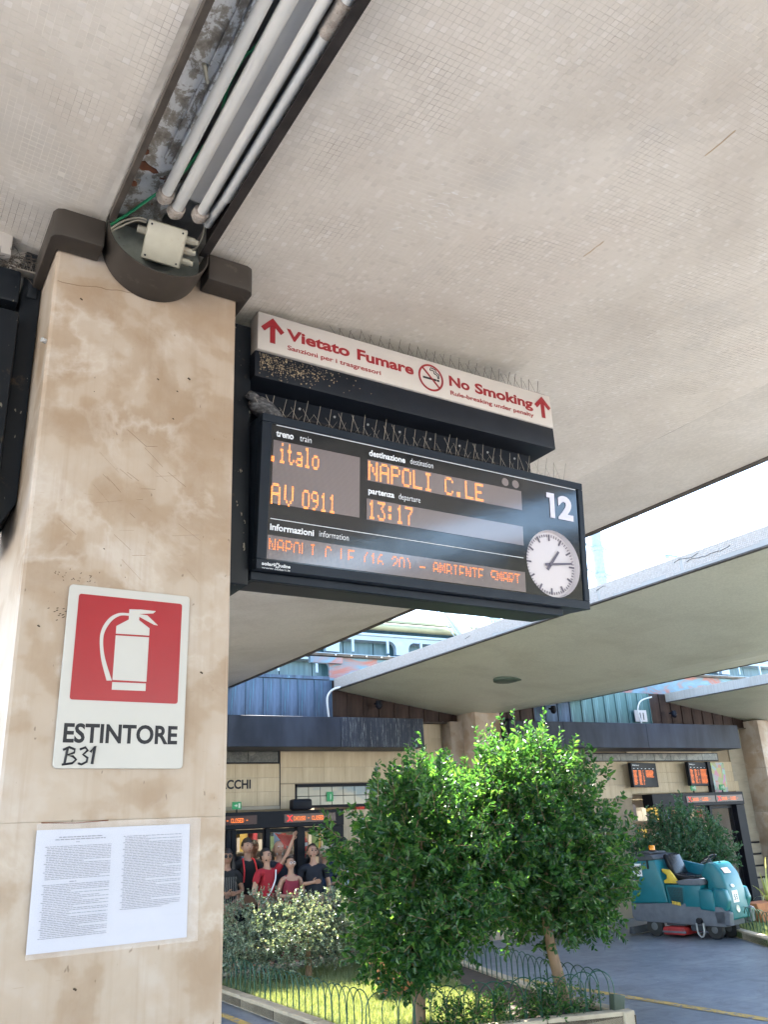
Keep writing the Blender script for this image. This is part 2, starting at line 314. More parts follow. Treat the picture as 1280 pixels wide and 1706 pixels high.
# ------------------------------------------------------------------ geometry helpers
class T:
    """a thing: an Empty at its base; children are built in the thing's own coordinates"""
    def __init__(s, name, label, cat, loc=(0, 0, 0), frame=None, rot=None, group=None, local=False):
        s.o = bpy.data.objects.new(name, None); COL.objects.link(s.o)
        s.o.empty_display_size = .1
        fm = frame if frame is not None else Matrix.Identity(4)
        s.m = fm @ Matrix.Translation(Vector(loc))
        if rot is not None: s.m = s.m @ rot
        s.o.matrix_world = s.m
        s.off = Vector((0, 0, 0)) if local else Vector(loc)
        s.o['label'] = label; s.o['category'] = cat
        if group: s.o['group'] = group
class MB:
    def __init__(s): s.v = []; s.f = []
    def add(s, vs, fs):
        b = len(s.v); s.v += [tuple(p) for p in vs]; s.f += [tuple(i+b for i in f) for f in fs]; return s
    def box(s, x0, x1, y0, y1, z0, z1):
        return s.add([(x0, y0, z0), (x1, y0, z0), (x1, y1, z0), (x0, y1, z0), (x0, y0, z1), (x1, y0, z1), (x1, y1, z1), (x0, y1, z1)],
                     [(0, 3, 2, 1), (4, 5, 6, 7), (0, 1, 5, 4), (1, 2, 6, 5), (2, 3, 7, 6), (3, 0, 4, 7)])
    def quad(s, a, b, c, d): return s.add([a, b, c, d], [(0, 1, 2, 3)])
    def prism(s, pts, axis, a0, a1):
        n = len(pts)
        mk = {'x': lambda p, a: (a, p[0], p[1]), 'y': lambda p, a: (p[0], a, p[1]), 'z': lambda p, a: (p[0], p[1], a)}[axis]
        vs = [mk(p, a0) for p in pts]+[mk(p, a1) for p in pts]
        fs = [tuple(range(n)), tuple(range(2*n-1, n-1, -1))]+[(i, i+n, (i+1) % n+n, (i+1) % n) for i in range(n)]
        return s.add(vs, fs)
    def tube(s, pts, r, n=8, cap=True):
        pts = [Vector(p) for p in pts]; rs = r if isinstance(r, (list, tuple)) else [r]*len(pts)
        b = len(s.v); up = None
        for i, p in enumerate(pts):
            d = (pts[min(i+1, len(pts)-1)]-pts[max(i-1, 0)]).normalized()
            if up is None: up = d.orthogonal().normalized()
            up = (up-d*up.dot(d)); up = up.normalized() if up.length > 1e-6 else d.orthogonal().normalized()
            sd = d.cross(up)
            for k in range(n):
                a = 2*math.pi*k/n; s.v.append(tuple(p+(up*math.cos(a)+sd*math.sin(a))*rs[i]))
        for i in range(len(pts)-1):
            for k in range(n):
                s.f.append((b+i*n+k, b+i*n+(k+1) % n, b+(i+1)*n+(k+1) % n, b+(i+1)*n+k))
        if cap:
            s.f.append(tuple(b+k for k in range(n))[::-1]); s.f.append(tuple(b+(len(pts)-1)*n+k for k in range(n)))
        return s
    def lathe(s, c, prof, n=20, axis='z'):
        b = len(s.v)
        for r, h in prof:
            for k in range(n):
                a = 2*math.pi*k/n; p = (r*math.cos(a), r*math.sin(a), h)
                if axis == 'y': p = (p[0], p[2], p[1])
                if axis == 'x': p = (p[2], p[0], p[1])
                s.v.append((c[0]+p[0], c[1]+p[1], c[2]+p[2]))
        for i in range(len(prof)-1):
            for k in range(n): s.f.append((b+i*n+k, b+i*n+(k+1) % n, b+(i+1)*n+(k+1) % n, b+(i+1)*n+k))
        s.f.append(tuple(b+k for k in range(n))[::-1]); s.f.append(tuple(b+(len(prof)-1)*n+k for k in range(n)))
        return s
    def mesh(s, name, off, bevel=0, seg=2, smooth=False):
        off = Vector(off); me = bpy.data.meshes.new(name)
        me.from_pydata([tuple(Vector(p)-off) for p in s.v], [], s.f); me.update()
        bm = bmesh.new(); bm.from_mesh(me); bmesh.ops.recalc_face_normals(bm, faces=bm.faces)
        if bevel:
            ed = [e for e in bm.edges if len(e.link_faces) == 2 and e.calc_face_angle(0) > R(28)]
            bmesh.ops.bevel(bm, geom=ed, offset=bevel, segments=seg, profile=.5, affect='EDGES', clamp_overlap=True)
        if smooth or bevel:
            for f in bm.faces: f.smooth = True
            for e in bm.edges:
                if len(e.link_faces) == 2 and e.calc_face_angle(0) > R(40): e.smooth = False
        bm.to_mesh(me); bm.free()
        return me
    def build(s, name, mat, th, par=None, bevel=0, seg=2, smooth=False, kind=None, label=None):
        me = s.mesh(name, th.off, bevel, seg, smooth); me.materials.append(mat)
        o = bpy.data.objects.new(name, me); COL.objects.link(o)
        o.parent = par if par is not None else th.o
        if kind: o['kind'] = kind
        if label: o['label'] = label
        return o
    def solo(s, name, mat, label, cat, loc=(0, 0, 0), frame=None, bevel=0, smooth=False, group=None, kind=None, seg=2):
        me = s.mesh(name, loc, bevel, seg, smooth); me.materials.append(mat)
        o = bpy.data.objects.new(name, me); COL.objects.link(o)
        o.matrix_world = (frame if frame is not None else Matrix.Identity(4)) @ Matrix.Translation(Vector(loc))
        if kind: o['kind'] = kind
        if label: o['label'] = label
        if cat: o['category'] = cat
        if group: o['group'] = group
        return o
def inst(o, loc, rot=None):
    c = o.copy(); COL.objects.link(c); c.location = loc
    if rot: c.rotation_euler = rot
    return c
def arc(c, r, a0, a1, n, ax=(0, 2)):
    out = []
    for i in range(n+1):
        a = R(a0+(a1-a0)*i/n); p = list(c); p[ax[0]] += r*math.cos(a); p[ax[1]] += r*math.sin(a); out.append(tuple(p))
    return out

# text: fitted to width and capital height; lies in the x-z plane of the thing, facing -y
_H = {}
def text(s, name, mat, th, x, z, wd, h, y=0.0, bold=0.0, par=None, th_=0.0015, slant=0.0, facing='y', kind=None):
    cu = bpy.data.curves.new('txt', 'FONT'); cu.body = s; cu.size = 1; cu.offset = bold; cu.resolution_u = 4
    o = bpy.data.objects.new('txt', cu); COL.objects.link(o)
    dg = bpy.context.evaluated_depsgraph_get(); me = bpy.data.meshes.new_from_object(o.evaluated_get(dg)); bpy.data.objects.remove(o)
    co = np.zeros(len(me.vertices)*3); me.vertices.foreach_get('co', co); co = co.reshape(-1, 3)
    mn = co[:, 0].min(); mx = co[:, 0].max(); cap = .70+2*bold
    X = (co[:, 0]-mn)/(mx-mn)*wd; Z = (co[:, 1]+bold)/cap*h
    X = X+slant*Z
    n = len(co)
    vs = [(x+X[i], y, z+Z[i]) for i in range(n)]
    fs = [tuple(p.vertices) for p in me.polygons]
    b = MB(); b.add(vs, fs)
    bpy.data.meshes.remove(me)
    if facing != 'y': b.v = [facing(p) for p in b.v]
    return b.build(name, mat, th, par, kind=kind)

FONT = {'A': "01110 10001 10001 11111 10001 10001 10001", 'B': "11110 10001 10001 11110 10001 10001 11110", 'C': "01110 10001 10000 10000 10000 10001 01110",
'D': "11110 10001 10001 10001 10001 10001 11110", 'E': "11111 10000 10000 11110 10000 10000 11111", 'H': "10001 10001 10001 11111 10001 10001 10001",
'I': "01110 00100 00100 00100 00100 00100 01110", 'L': "10000 10000 10000 10000 10000 10000 11111", 'M': "10001 11011 10101 10101 10001 10001 10001",
'N': "10001 11001 10101 10101 10011 10001 10001", 'O': "01110 10001 10001 10001 10001 10001 01110", 'P': "11110 10001 10001 11110 10000 10000 10000",
'R': "11110 10001 10001 11110 10100 10010 10001", 'S': "01111 10000 10000 01110 00001 00001 11110", 'T': "11111 00100 00100 00100 00100 00100 00100",
'U': "10001 10001 10001 10001 10001 10001 01110", 'V': "10001 10001 10001 10001 10001 01010 00100", 'X': "10001 01010 00100 00100 00100 01010 10001",
'0': "01110 10001 10001 10001 10001 10001 01110", '1': "00100 01100 00100 00100 00100 00100 01110", '2': "01110 10001 00001 00110 01000 10000 11111",
'3': "11111 00010 00100 00010 00001 10001 01110", '6': "00110 01000 10000 11110 10001 10001 01110", '7': "11111 00001 00010 00100 00100 00100 00100",
'8': "01110 10001 10001 01110 10001 10001 01110", '9': "01110 10001 10001 01111 00001 00010 01100", '.': "00000 00000 00000 00000 00000 01100 01100",
':': "00000 01100 01100 00000 01100 01100 00000", '(': "00010 00100 01000 01000 01000 00100 00010", ')': "01000 00100 00010 00010 00010 00100 01000",
'-': "00000 00000 00000 11111 00000 00000 00000", ' ': "00000 00000 00000 00000 00000 00000 00000",
'i': "00100 00000 01100 00100 00100 00100 01110", 't': "01000 01000 11100 01000 01000 01001 00110", 'a': "00000 00000 01110 00001 01111 10001 01111",
'l': "01100 00100 00100 00100 00100 00100 01110", 'o': "00000 00000 01110 10001 10001 10001 01110"}
def dots(s, name, mat, th, x, z, wd, h, y, fill=.62, skip=(), sub=1, adv=6, par=None, thick=.002):
    """characters of square diodes, baseline at z, in the thing's x-z plane"""
    b = MB(); ncol = len(s)*adv-1; px = wd/ncol; pz = h/7
    for ci, ch in enumerate(s):
        for ri, row in enumerate(FONT[ch].split()):
            if ri in skip: continue
            for k, bit in enumerate(row):
                if bit == '1':
                    for a in range(sub):
                        for c_ in range(sub):
                            cx = x+(ci*adv+k)*px+(a+.5)*px/sub; cz = z+(6-ri)*pz+(c_+.5)*pz/sub
                            hx = px/sub*fill/2; hz = pz/sub*fill/2
                            b.quad((cx-hx, y, cz-hz), (cx+hx, y, cz-hz), (cx+hx, y, cz+hz), (cx-hx, y, cz+hz))
    return b.build(name, mat, th, par, kind='stuff')

def np_mesh(name, V, F, mat, th, par=None, kind=None, smooth=False):
    """V (n,3) array, F (m,k) array of equal-size faces"""
    me = bpy.data.meshes.new(name); k = F.shape[1]
    me.vertices.add(len(V)); me.vertices.foreach_set('co', np.ascontiguousarray(V, dtype=np.float32).ravel())
    me.loops.add(F.size); me.loops.foreach_set('vertex_index', np.ascontiguousarray(F, dtype=np.int32).ravel())
    me.polygons.add(len(F)); me.polygons.foreach_set('loop_start', np.arange(0, F.size, k, dtype=np.int32))
    me.polygons.foreach_set('use_smooth', np.full(len(F), bool(smooth)))
    me.update(calc_edges=True); me.materials.append(mat)
    o = bpy.data.objects.new(name, me); COL.objects.link(o)
    if th is not None: o.parent = par if par is not None else th.o
    if kind: o['kind'] = kind
    return o
def leaves(P, D, L, W_, curl=.12):
    """leaf blades: base points P, directions D, lengths L, widths W_ -> folded six-point blades"""
    n = len(P); D = D/np.linalg.norm(D, axis=1, keepdims=True)
    rnd = RNG.normal(size=(n, 3)); rnd[:, 2] *= .5
    sd = np.cross(D, rnd); sd /= np.linalg.norm(sd, axis=1, keepdims=True)+1e-9
    up = np.cross(sd, D)
    L = L[:, None]; W_ = W_[:, None]
    a = P; t_ = P+D*L-up*L*curl*.6; m1 = P+D*L*.38; m2 = P+D*L*.72-up*L*curl*.2
    l1 = m1+sd*W_*.5+up*W_*.22; r1 = m1-sd*W_*.5+up*W_*.22; l2 = m2+sd*W_*.36+up*W_*.15; r2 = m2-sd*W_*.36+up*W_*.15
    V = np.stack([a, l1, l2, t_, r2, r1, m1, m2], 1).reshape(-1, 3)
    base = (np.arange(n)*8)[:, None]
    q = np.array([[0, 1, 6, 6], [0, 6, 5, 5]])
    F = np.concatenate([base+np.array([[0, 6, 1]]), base+np.array([[0, 5, 6]]), base+np.array([[1, 6, 7]]), base+np.array([[1, 7, 2]]), base+np.array([[6, 5, 4]]), base+np.array([[6, 4, 7]]), base+np.array([[2, 7, 3]]), base+np.array([[7, 4, 3]])], 0)
    return V, F

# ================================================================== SETTING
b = MB(); b.quad((-400, -400, 0), (500, -400, 0), (500, 900, 0), (-400, 900, 0))
b.solo('ground', simple('bounce_concrete', (.42, .395, .36), .85, 0, .2, .3, .1), 'station ground coloured pale and warm to bounce light', None, kind='structure')  # mostly out of view; made pale and warm so it bounces light upward
b = MB(); b.quad((2.2, 2.5, .004), (26, 2.5, .004), (26, 14.5, .004), (2.2, 14.5, .004))
b.solo('pavement', M['paving'], 'grey paved platform floor', None, kind='structure')
# yellow safety lines
b = MB(); b.quad((7.93, 4, .008), (8.07, 4, .008), (7.78, 13.4, .008), (7.64, 13.4, .008))
b.solo('yellow_line', M['yellow'], 'worn yellow line along the paving right of the garden bed', None, frame=PM, kind='structure')
b = MB(); b.quad((4.02, 3, .008), (4.13, 3, .008), (4.13, 13.2, .008), (4.02, 13.2, .008))
b.solo('yellow_line', M['yellow'], 'worn yellow line along the path left of the garden bed', None, frame=PM, kind='structure')
b = MB(); b.quad((11.0, 9.2, .008), (13.5, 9.9, .008), (13.5, 9.97, .008), (11.0, 9.27, .008))
b.solo('yellow_line', M['yellow'], 'thin yellow line in front of the right lawn', None, kind='structure')

# ---- canopies
def canopy(name, label, xc, hw, wid, W_, y0, y1, mat, trough, zv=3.9, ze=4.32, th_e=.19, nearlip=True):
    t_ = T(name, label, 'canopy', (xc, 0, zv), PM)
    for sgn in (-1, 1):
        a = xc+sgn*wid/2; e = xc+sgn*W_
        pts = [(a, zv), (e, ze), (e, ze+th_e), (a, zv+.34)]
        b = MB().prism(pts, 'y', y0, y1); b.build('wing', mat, t_)
        MB().box(min(e, e+sgn*.008), max(e, e+sgn*.008), y0, y1, ze+.004, ze+th_e-.002).build('edge_tiles', M['mosaicedge'], t_)
        # thin dark drip strip under the lip
        b = MB().box(min(e-sgn*.05, e+sgn*.012), max(e-sgn*.05, e+sgn*.012), y0, y1, ze-.014, ze+.003); b.build('drip_strip', M['rail'], t_)
    if trough:
        MB().box(xc-wid/2+.001, xc+wid/2-.001, y0, y1, zv+.13, zv+.3).build('trough_roof', M['greymetal'], t_)
    else:
        MB().box(xc-wid/2, xc+wid/2, y0, y1, zv-.001, zv+.3).build('valley', mat, t_)
    return t_
XC1 = .69
c1 = canopy('platform_canopy', 'beige mosaic canopy overhead carried by the near marble column', XC1, 0, .366, 4.85, -34, 14.0, M['mosaic'], True)
c2 = canopy('platform_canopy', 'canopy painted with an olive lawn-bounce tint beyond the departure board with a round dark disc underneath', 10.4, 0, .4, 2.95, -34, 13.75, M['mosaic2'], False)
c3 = canopy('platform_canopy', 'grey canopy at the right edge behind the middle one', 18.75, 0, .4, 3.0, -34, 13.6, M['mosaic2'], False)
# tesserae of the near canopy
def ceil_z(x):
    return 3.9+(x-(XC1+.183))*(.42/(4.85-.183)) if x > XC1 else 3.9+((XC1-.183)-x)*(.42/(4.85-.183))
camP = Vector((0, 0, CAM_H)); pitch = .0208
iP = PM.inverted() @ cam.matrix_world
camM = iP.inverted()
tl = []
for (xa, xb, ya, yb) in ((.882, 4.3, .5, 4.6), (-.35, .492, 1.2, 3.4)):
    nx = int((xb-xa)/pitch); ny = int((yb-ya)/pitch)
    for i in range(nx):
        for j in range(ny):
            x = xa+i*pitch; y = ya+j*pitch; z = ceil_z(x+pitch/2)
            q = camM @ Vector((x, y, z))
            if q.z < 0 and abs(q.x/-q.z) < .50 and abs(q.y/-q.z) < .65 and random.random() > .0003:
                tl.append((q.length, x, y))
tl.sort()
def tess(x, y, jit=True):
    g_ = .0007; x0 = x+g_; x1 = x+pitch-g_; y0 = y+g_; y1 = y+pitch-g_
    j = lambda: random.uniform(-.0005, .0005)
    z = lambda xx: ceil_z(xx)-.0011
    c = [(x0+j(), y0+j()), (x1+j(), y0+j()), (x1+j(), y1+j()), (x0+j(), y1+j())]
    tz = random.uniform(-.0004, .0004)
    lo = [(p[0], p[1], z(p[0])-.0005+tz*(1 if k < 2 else -1)) for k, p in enumerate(c)]; hi = [(p[0], p[1], z(p[0])+.0025) for p in c]
    return lo+hi
V = []
for d, x, y in tl[300:]: V += tess(x, y)
V = np.array(V)-np.array([XC1, 0, 3.9]); n = len(V)//8; base = (np.arange(n)*8)[:, None]
F = np.concatenate([base+np.array([k]) for k in ([0, 1, 2, 3], [0, 4, 5, 1], [1, 5, 6, 2], [2, 6, 7, 3], [3, 7, 4, 0])], 0)
np_mesh('mosaic_tiles', V, F, M['tessera'], c1, kind='stuff')
tm = MB(); tv = tess(1.0, 1.0); tc = Vector((1.0+pitch/2, 1.0+pitch/2, ceil_z(1.0+pitch/2)))
tm.add([Vector(p)-tc for p in tv], [(0, 1, 2, 3), (0, 4, 5, 1), (1, 5, 6, 2), (2, 6, 7, 3), (3, 7, 4, 0)])
tme = tm.mesh('tessera', (0, 0, 0)); tme.materials.append(M['tessera'])
tm2 = bpy.data.meshes.new('tessera_left'); tm2 = tme.copy()
for v_ in tm2.vertices: v_.co.x = -v_.co.x
tm2.flip_normals()
for d, x, y in tl[:300]:
    o = bpy.data.objects.new('tessera', tme if x > XC1 else tm2); COL.objects.link(o); o.parent = c1.o
    o.location = (x+pitch/2-XC1, y+pitch/2, ceil_z(x+pitch/2)-3.9)
# grout bed under the modelled tesserae
for (xa, xb, ya, yb) in ((.876, 4.3, .3, 4.6), (-.4, .503, 1.0, 3.45)):
    MB().quad((xa, ya, ceil_z(xa)-.0012), (xb, ya, ceil_z(xb)-.0012), (xb, yb, ceil_z(xb)-.0012), (xa, yb, ceil_z(xa)-.0012)).build('grout_bed', M['grout'], c1)
# disc under the middle canopy
MB().lathe((9.06, 10.78, 3.90+(10.2-9.06)*.1527-.012), [(.005, -.012), (.22, -.010), (.24, .0), (.24, .05)], 28).build('round_cover', simple('green_disc', (.05, .075, .05), .6), c2, smooth=True)

# mosaic on the near edge of the middle canopy, with gaps where tiles have come off
rd = random.Random(31); EX = 10.4-2.95-.0082; V = []; p_ = .0205
bare = [(5.3, 5.9, 1), (6.0, 6.35, 2), (6.3, 6.8, 1), (8.3, 9.1, 1), (8.95, 9.1, 2), (5.76, 5.80, 8), (7.0, 7.04, 7), (4.75, 5.3, 2), (4.4, 4.8, 3)]
y = 4.0
while y < 13.7:
    for j in range(9):
        if any(a < y < c_ and j < n_ for a, c_, n_ in bare) or rd.random() < .004: continue
        z0 = 4.326+j*p_; g_ = .0016; dx = .0016+rd.uniform(0, .0012)
        V += [(EX-dx, y+g_, z0+g_), (EX-dx, y+p_-g_, z0+g_), (EX-dx, y+p_-g_, z0+p_-g_), (EX-dx, y+g_, z0+p_-g_), (EX+.002, y+g_, z0+g_), (EX+.002, y+p_-g_, z0+g_), (EX+.002, y+p_-g_, z0+p_-g_), (EX+.002, y+g_, z0+p_-g_)]
    y += p_
V = np.array(V)-np.array([10.4, 0, 3.9]); n = len(V)//8; base = (np.arange(n)*8)[:, None]
F = np.concatenate([base+np.array([k]) for k in ([3, 2, 1, 0], [0, 1, 5, 4], [1, 2, 6, 5], [2, 3, 7, 6], [3, 0, 4, 7])], 0)
TE = MT('edge_tessera', rough=.5); g = TE.n('NewGeometry'); TE.color(TE.ramp(g.outputs['Random Per Island'], [(0, (.31, .265, .225)), (.5, (.34, .29, .25)), (1, (.37, .32, .28))])); M['edget'] = TE.m
np_mesh('edge_mosaic', V, F, M['edget'], c2, kind='stuff')
rd = random.Random(32); b = MB()
for (y0, y1, z) in ((5.15, 5.75, 4.44), (5.55, 5.9, 4.475), (6.9, 7.1, 4.47), (9.6, 9.75, 4.44), (7.9, 8.1, 4.40)):
    yy = y0; zz = z; pts = []
    while yy < y1: pts.append((EX-.003, yy, zz)); yy += .04; zz += rd.uniform(-.012, .010)
    b.tube(pts, .0035, 4)
b.build('crack_lines', M['ink'], c2, kind='stuff')
# chips and scratches on the near canopy
b = MB(); CS = simple('ochre_chip', (.42, .32, .20), .8)
for (x0, y0, x1, y1) in ((2.292, 1.993, 2.295, 1.93), (2.294, 1.925, 2.297, 1.885), (2.275, 1.37, 2.270, 1.24)):
    MB().tube([(x0, y0, ceil_z(x0)-.002), ((x0+x1)/2+.003, (y0+y1)/2, ceil_z(x0)-.002), (x1, y1, ceil_z(x1)-.002)], .0022, 4).build('chip', CS, c1)
b = MB()
for k in range(34):
    x = rd.gauss(1.53, .06); y = rd.gauss(2.02, .10); a = rd.uniform(-.5, .5); L = rd.uniform(.008, .03)
    b.tube([(x, y, ceil_z(x)-.0022), (x+L*math.cos(a), y+L*math.sin(a), ceil_z(x+L*math.cos(a))-.0022)], .0006, 3)
b.build('pale_scuffs', M['whitelabel'], c1, kind='stuff')

# trough of the near canopy: rails, tray, pipes
for sgn in (-1, 1):
    x = XC1+sgn*.183
    b = MB().box(min(x, x-sgn*.006), max(x, x-sgn*.006), -5, 2.48, 3.865, 4.03).box(min(x+sgn*.002, x-sgn*.018), max(x+sgn*.002, x-sgn*.018), -5, 2.48, 3.862, 3.868)
    if sgn > 0: b = MB().box(x-.006, x, -5, 2.52, 3.868, 4.03).box(x-.030, x+.002, -5, 2.52, 3.862, 3.868)
    b.build('edge_rail', M['rail'] if sgn < 0 else M['rail_dark'], c1)
b = MB().box(.512, .655, -5, 2.30, 3.955, 3.962)     # left tray, peeling
b.build('peeling_tray', M['peel'], c1)
MB().box(.520, .527, -5, 2.2, 3.935, 3.955).box(.607, .612, -5, 2.2, 3.945, 3.955).box(.632, .640, -5, 2.2, 3.93, 3.955).build('tray_rib', M['peel'], c1)
MB().box(.512, .70, 2.30, 2.56, 3.972, 3.98).build('end_tray', M['peel'], c1)
MB().prism([(.514, 2.250), (.530, 2.243), (.545, 2.256), (.558, 2.249), (.575, 2.262), (.600, 2.268), (.612, 2.280), (.598, 2.290), (.580, 2.283), (.560, 2.292), (.540, 2.284), (.515, 2.290)], 'z', 3.950, 3.9535).build('rust_patch', M['rust'], c1)
for (x, y) in ((.545, 2.20), (.552, 2.36)):
    MB().box(x-.018, x+.018, y-.022, y+.022, 3.948, 3.953).build('fixing_plate', M['peel'], c1)
    MB().lathe((x, y, 3.948), [(.011, -.006), (.011, .004)], 10).build('bolt', M['rust'], c1)
# ballast cover between the pipes
for i in range(4):
    y1_ = 2.33-i*1.1
    MB().box(.722, .785, y1_-1.085, y1_, 3.93, 3.962).build('gear_cover', M['greymetal'], c1, bevel=.002, seg=1)
# pipes
def pipe(name, x, z, y1_, r, mt, y0=-5):
    return MB().tube([(x, y0, z), (x, (y0+y1_)/2, z-.004), (x, y1_, z)], r, 20).build(name, mt, c1, smooth=True)
pipes = [('tube_pipe', .656, 3.925, 2.33, .019, M['pvc']), ('tube_pipe', .712, 3.925, 2.385, .021, M['pvc']), ('tube_pipe', .792, 3.92, 2.36, .0175, M['pvc'])]
for nm, x, z, y1_, r, mt in pipes:
    p = pipe(nm, x, z, y1_, r, mt)
    MB().tube([(x, y1_-.008, z), (x, y1_+.028, z+.002)], .029, 18).tube([(x, y1_+.028, z+.002), (x, y1_+.045, z+.004)], .02, 14).build('socket', M['socket'], c1, p, bevel=.002, seg=1)
pipe('grey_pipe', .845, 3.925, 2.26, .019, M['pvcgrey'])
MB().tube([(.842, 2.26, 3.925), (.835, 2.42, 3.928)], .0165, 16).build('pipe_end', M['pvc'], c1, smooth=True)
MB().tube([(.822, -5, 3.955), (.822, 2.2, 3.955)], .006, 8).build('thin_conduit', M['boxgrey'], c1, smooth=True)
MB().tube([(.845, 1.40, 3.925), (.845, 1.52, 3.925)], .026, 16).build('pipe_coupler', M['socket'], c1, bevel=.003, seg=1)
# wing nut hook
MB().tube([(.60, 1.80, 3.955), (.60, 1.80, 3.93)], .007, 8).tube([(.585, 1.775, 3.927), (.60, 1.80, 3.927), (.617, 1.83, 3.925)], .006, 8).build('hook', M['boxgrey'], c1, smooth=True)
# cables
def bez(pts, n=10):
    out = []; P = [Vector(p) for p in pts]; P = [P[0]]+P+[P[-1]]
    for i in range(1, len(P)-2):
        for k in range(n):
            t_ = k/n; a, b_, c_, d = P[i-1:i+3]
            out.append(.5*((2*b_)+(c_-a)*t_+(2*a-5*b_+4*c_-d)*t_*t_+(3*b_-a-3*c_+d)*t_**3))
    out.append(P[-2]); return out
MB().tube(bez([(.53, 2.56, 3.91), (.565, 2.50, 3.92), (.61, 2.40, 3.928), (.665, 2.28, 3.94), (.694, 2.14, 3.945), (.708, 1.98, 3.95), (.684, 1.84, 3.95), (.683, 1.72, 3.95), (.708, 1.6, 3.955), (.71, 1.0, 3.955)]), .0055, 8).build('green_cable', M['greencable'], c1, smooth=True)
MB().tube(bez([(.53, 2.56, 3.89), (.56, 2.51, 3.90), (.60, 2.475, 3.905), (.632, 2.47, 3.905)]), .0035, 8).tube(bez([(.53, 2.565, 3.88), (.565, 2.52, 3.892), (.60, 2.482, 3.899), (.632, 2.478, 3.90)]), .0035, 8).build('beige_cable', M['greycable'], c1, smooth=True)
MB().tube(bez([(.833, 2.44, 3.945), (.840, 2.48, 3.92), (.825, 2.515, 3.885), (.79, 2.52, 3.87)]), .004, 8).build('beige_cable', M['greycable'], c1, smooth=True)
# junction box hanging at the end of the pipes
jb = T('junction_box', 'beige plastic junction box hanging under the pipe ends above the near column', 'junction box', (.706, 2.495, 3.845), PM, Matrix.Rotation(R(38), 4, 'X') @ Matrix.Rotation(R(-14), 4, 'Z') @ Matrix.Scale(1.26, 4), local=True)
MB().box(-.055, .055, -.028, .038, -.055, .055).build('box_body', M['boxgrey'], jb, bevel=.006)
MB().box(-.052, .052, -.038, -.029, -.052, .052).build('lid', M['boxgrey'], jb, bevel=.003)
for sx in (-1, 1):
    for sz in (-1, 1): MB().lathe((sx*.043, -.0385, sz*.043), [(.003, -.001), (.003, .002)], 8, 'y').build('screw', M['ink'], jb)
for k, zz in enumerate((.03, 0, -.03)): MB().tube([(.055, .0, zz), (.078, .0, zz)], .011, 8).tube([(.078, 0, zz), (.088, 0, zz)], .008, 8).build('cable_gland', M['boxgrey'], jb)
MB().tube([(-.055, .0, .02), (-.08, .0, .02)], .011, 8).build('cable_gland', M['boxgrey'], jb)
# curved end guard
pts = []
NU = 30
for i in range(NU+1):
    a = math.pi*i/NU; pts.append((XC1-.181*math.cos(a), 3.872-.205*math.sin(a)**.9))
pin = [(XC1+(x-XC1)*.98, z+.004) for x, z in pts]
V = []; F = []
for i in range(NU+1):
    xo, zo = pts[i]; xi, zi = pin[i]; yf = 2.50-.075*math.sin(math.pi*i/NU)
    V += [(xo, yf, zo), (xo, 2.596, zo), (xi, 2.596, zi), (xi, yf, zi)]
for i in range(NU):
    for k in range(4): F.append((i*4+k, i*4+(k+1) % 4, i*4+4+(k+1) % 4, i*4+4+k))
F += [(0, 1, 2, 3), (NU*4+3, NU*4+2, NU*4+1, NU*4)]
gd = T('end_guard', 'brown curved metal guard closing the pipe trough at the near column', 'metal guard', (XC1, 2.5, 3.7), PM)
MB().add(V, F).build('curved_band', M['brown'], gd, smooth=True)
MB().prism([(p[0], p[1]) for p in pin]+[(XC1+.17, 3.95), (XC1-.17, 3.95)], 'y', 2.590, 2.596).build('back_plate', simple('green_grey_plate', (.20, .21, .18), .6, 0, .35, 12, .1, dirt=((.12, .10, .09), .62)), gd)

# ================================================================== near column
PX0, PX1, PY0, PY1 = .368, 1.024, 2.6, 3.35
col1 = T('marble_column', 'mottled beige marble column in the left foreground with two notices', 'column', (.696, 2.97, 0), PM)
zs = [0, 1.918, 3.9]
cb = .012; cpl = [(PX0+cb, PY0), (PX1-cb, PY0), (PX1-.003, PY0+.003), (PX1, PY0+cb), (PX1, PY1), (PX0, PY1), (PX0, PY0+cb), (PX0+.003, PY0+.003)]
for i in range(2):
    MB().prism(cpl, 'z', zs[i]+(.0006 if i else 0), zs[i+1]-.0006).build('marble_block', M['marble'], col1)
MB().box(PX0+.004, PX1-.004, PY0+.004, PY1-.004, .1, 3.88).build('joint_core', M['stonegrey'], col1)
# hairline crack
pts = []; x = .38
z = 3.648
while x < .75: pts.append((x, 2.5995, z)); x += .018; z += random.uniform(-.004, .007)
MB().tube(pts, .0009, 4).build('crack', simple('crack_shadow', (.20, .13, .08), .9), col1)
rd = random.Random(21); b = MB()
for k in range(26):
    x = rd.gauss(.63, .10); z = rd.gauss(2.92, .13)
    if not (.42 < x < .98): continue
    a = R(rd.choice((-42, -38, -35, 12, 15, -40))+rd.uniform(-5, 5)); L = rd.uniform(.02, .10)
    b.tube([(x, 2.5998, z), (x+L*.5*math.cos(a), 2.5998, z+L*.5*math.sin(a)+rd.uniform(-.001, .001)), (x+L*math.cos(a), 2.5998, z+L*math.sin(a))], rd.uniform(.0002, .0006), 3)
b.build('scratches', simple('scratch_shadow', (.19, .12, .07), .9), col1, kind='stuff')
b = MB()
for (x, z, r_) in ((.462, 3.60, .006), (.85, 3.39, .007), (.74, 3.36, .005), (.81, 3.33, .004), (.80, 3.22, .004), (.53, 3.26, .002), (.60, 2.72, .003), (.61, 1.50, .006), (.93, 2.35, .006), (.43, 2.46, .005)):
    b.tube([(x-r_*.7, 2.5996, z+r_*.3), (x, 2.599, z), (x+r_*.6, 2.5996, z-r_*.5)], r_*.45, 5)
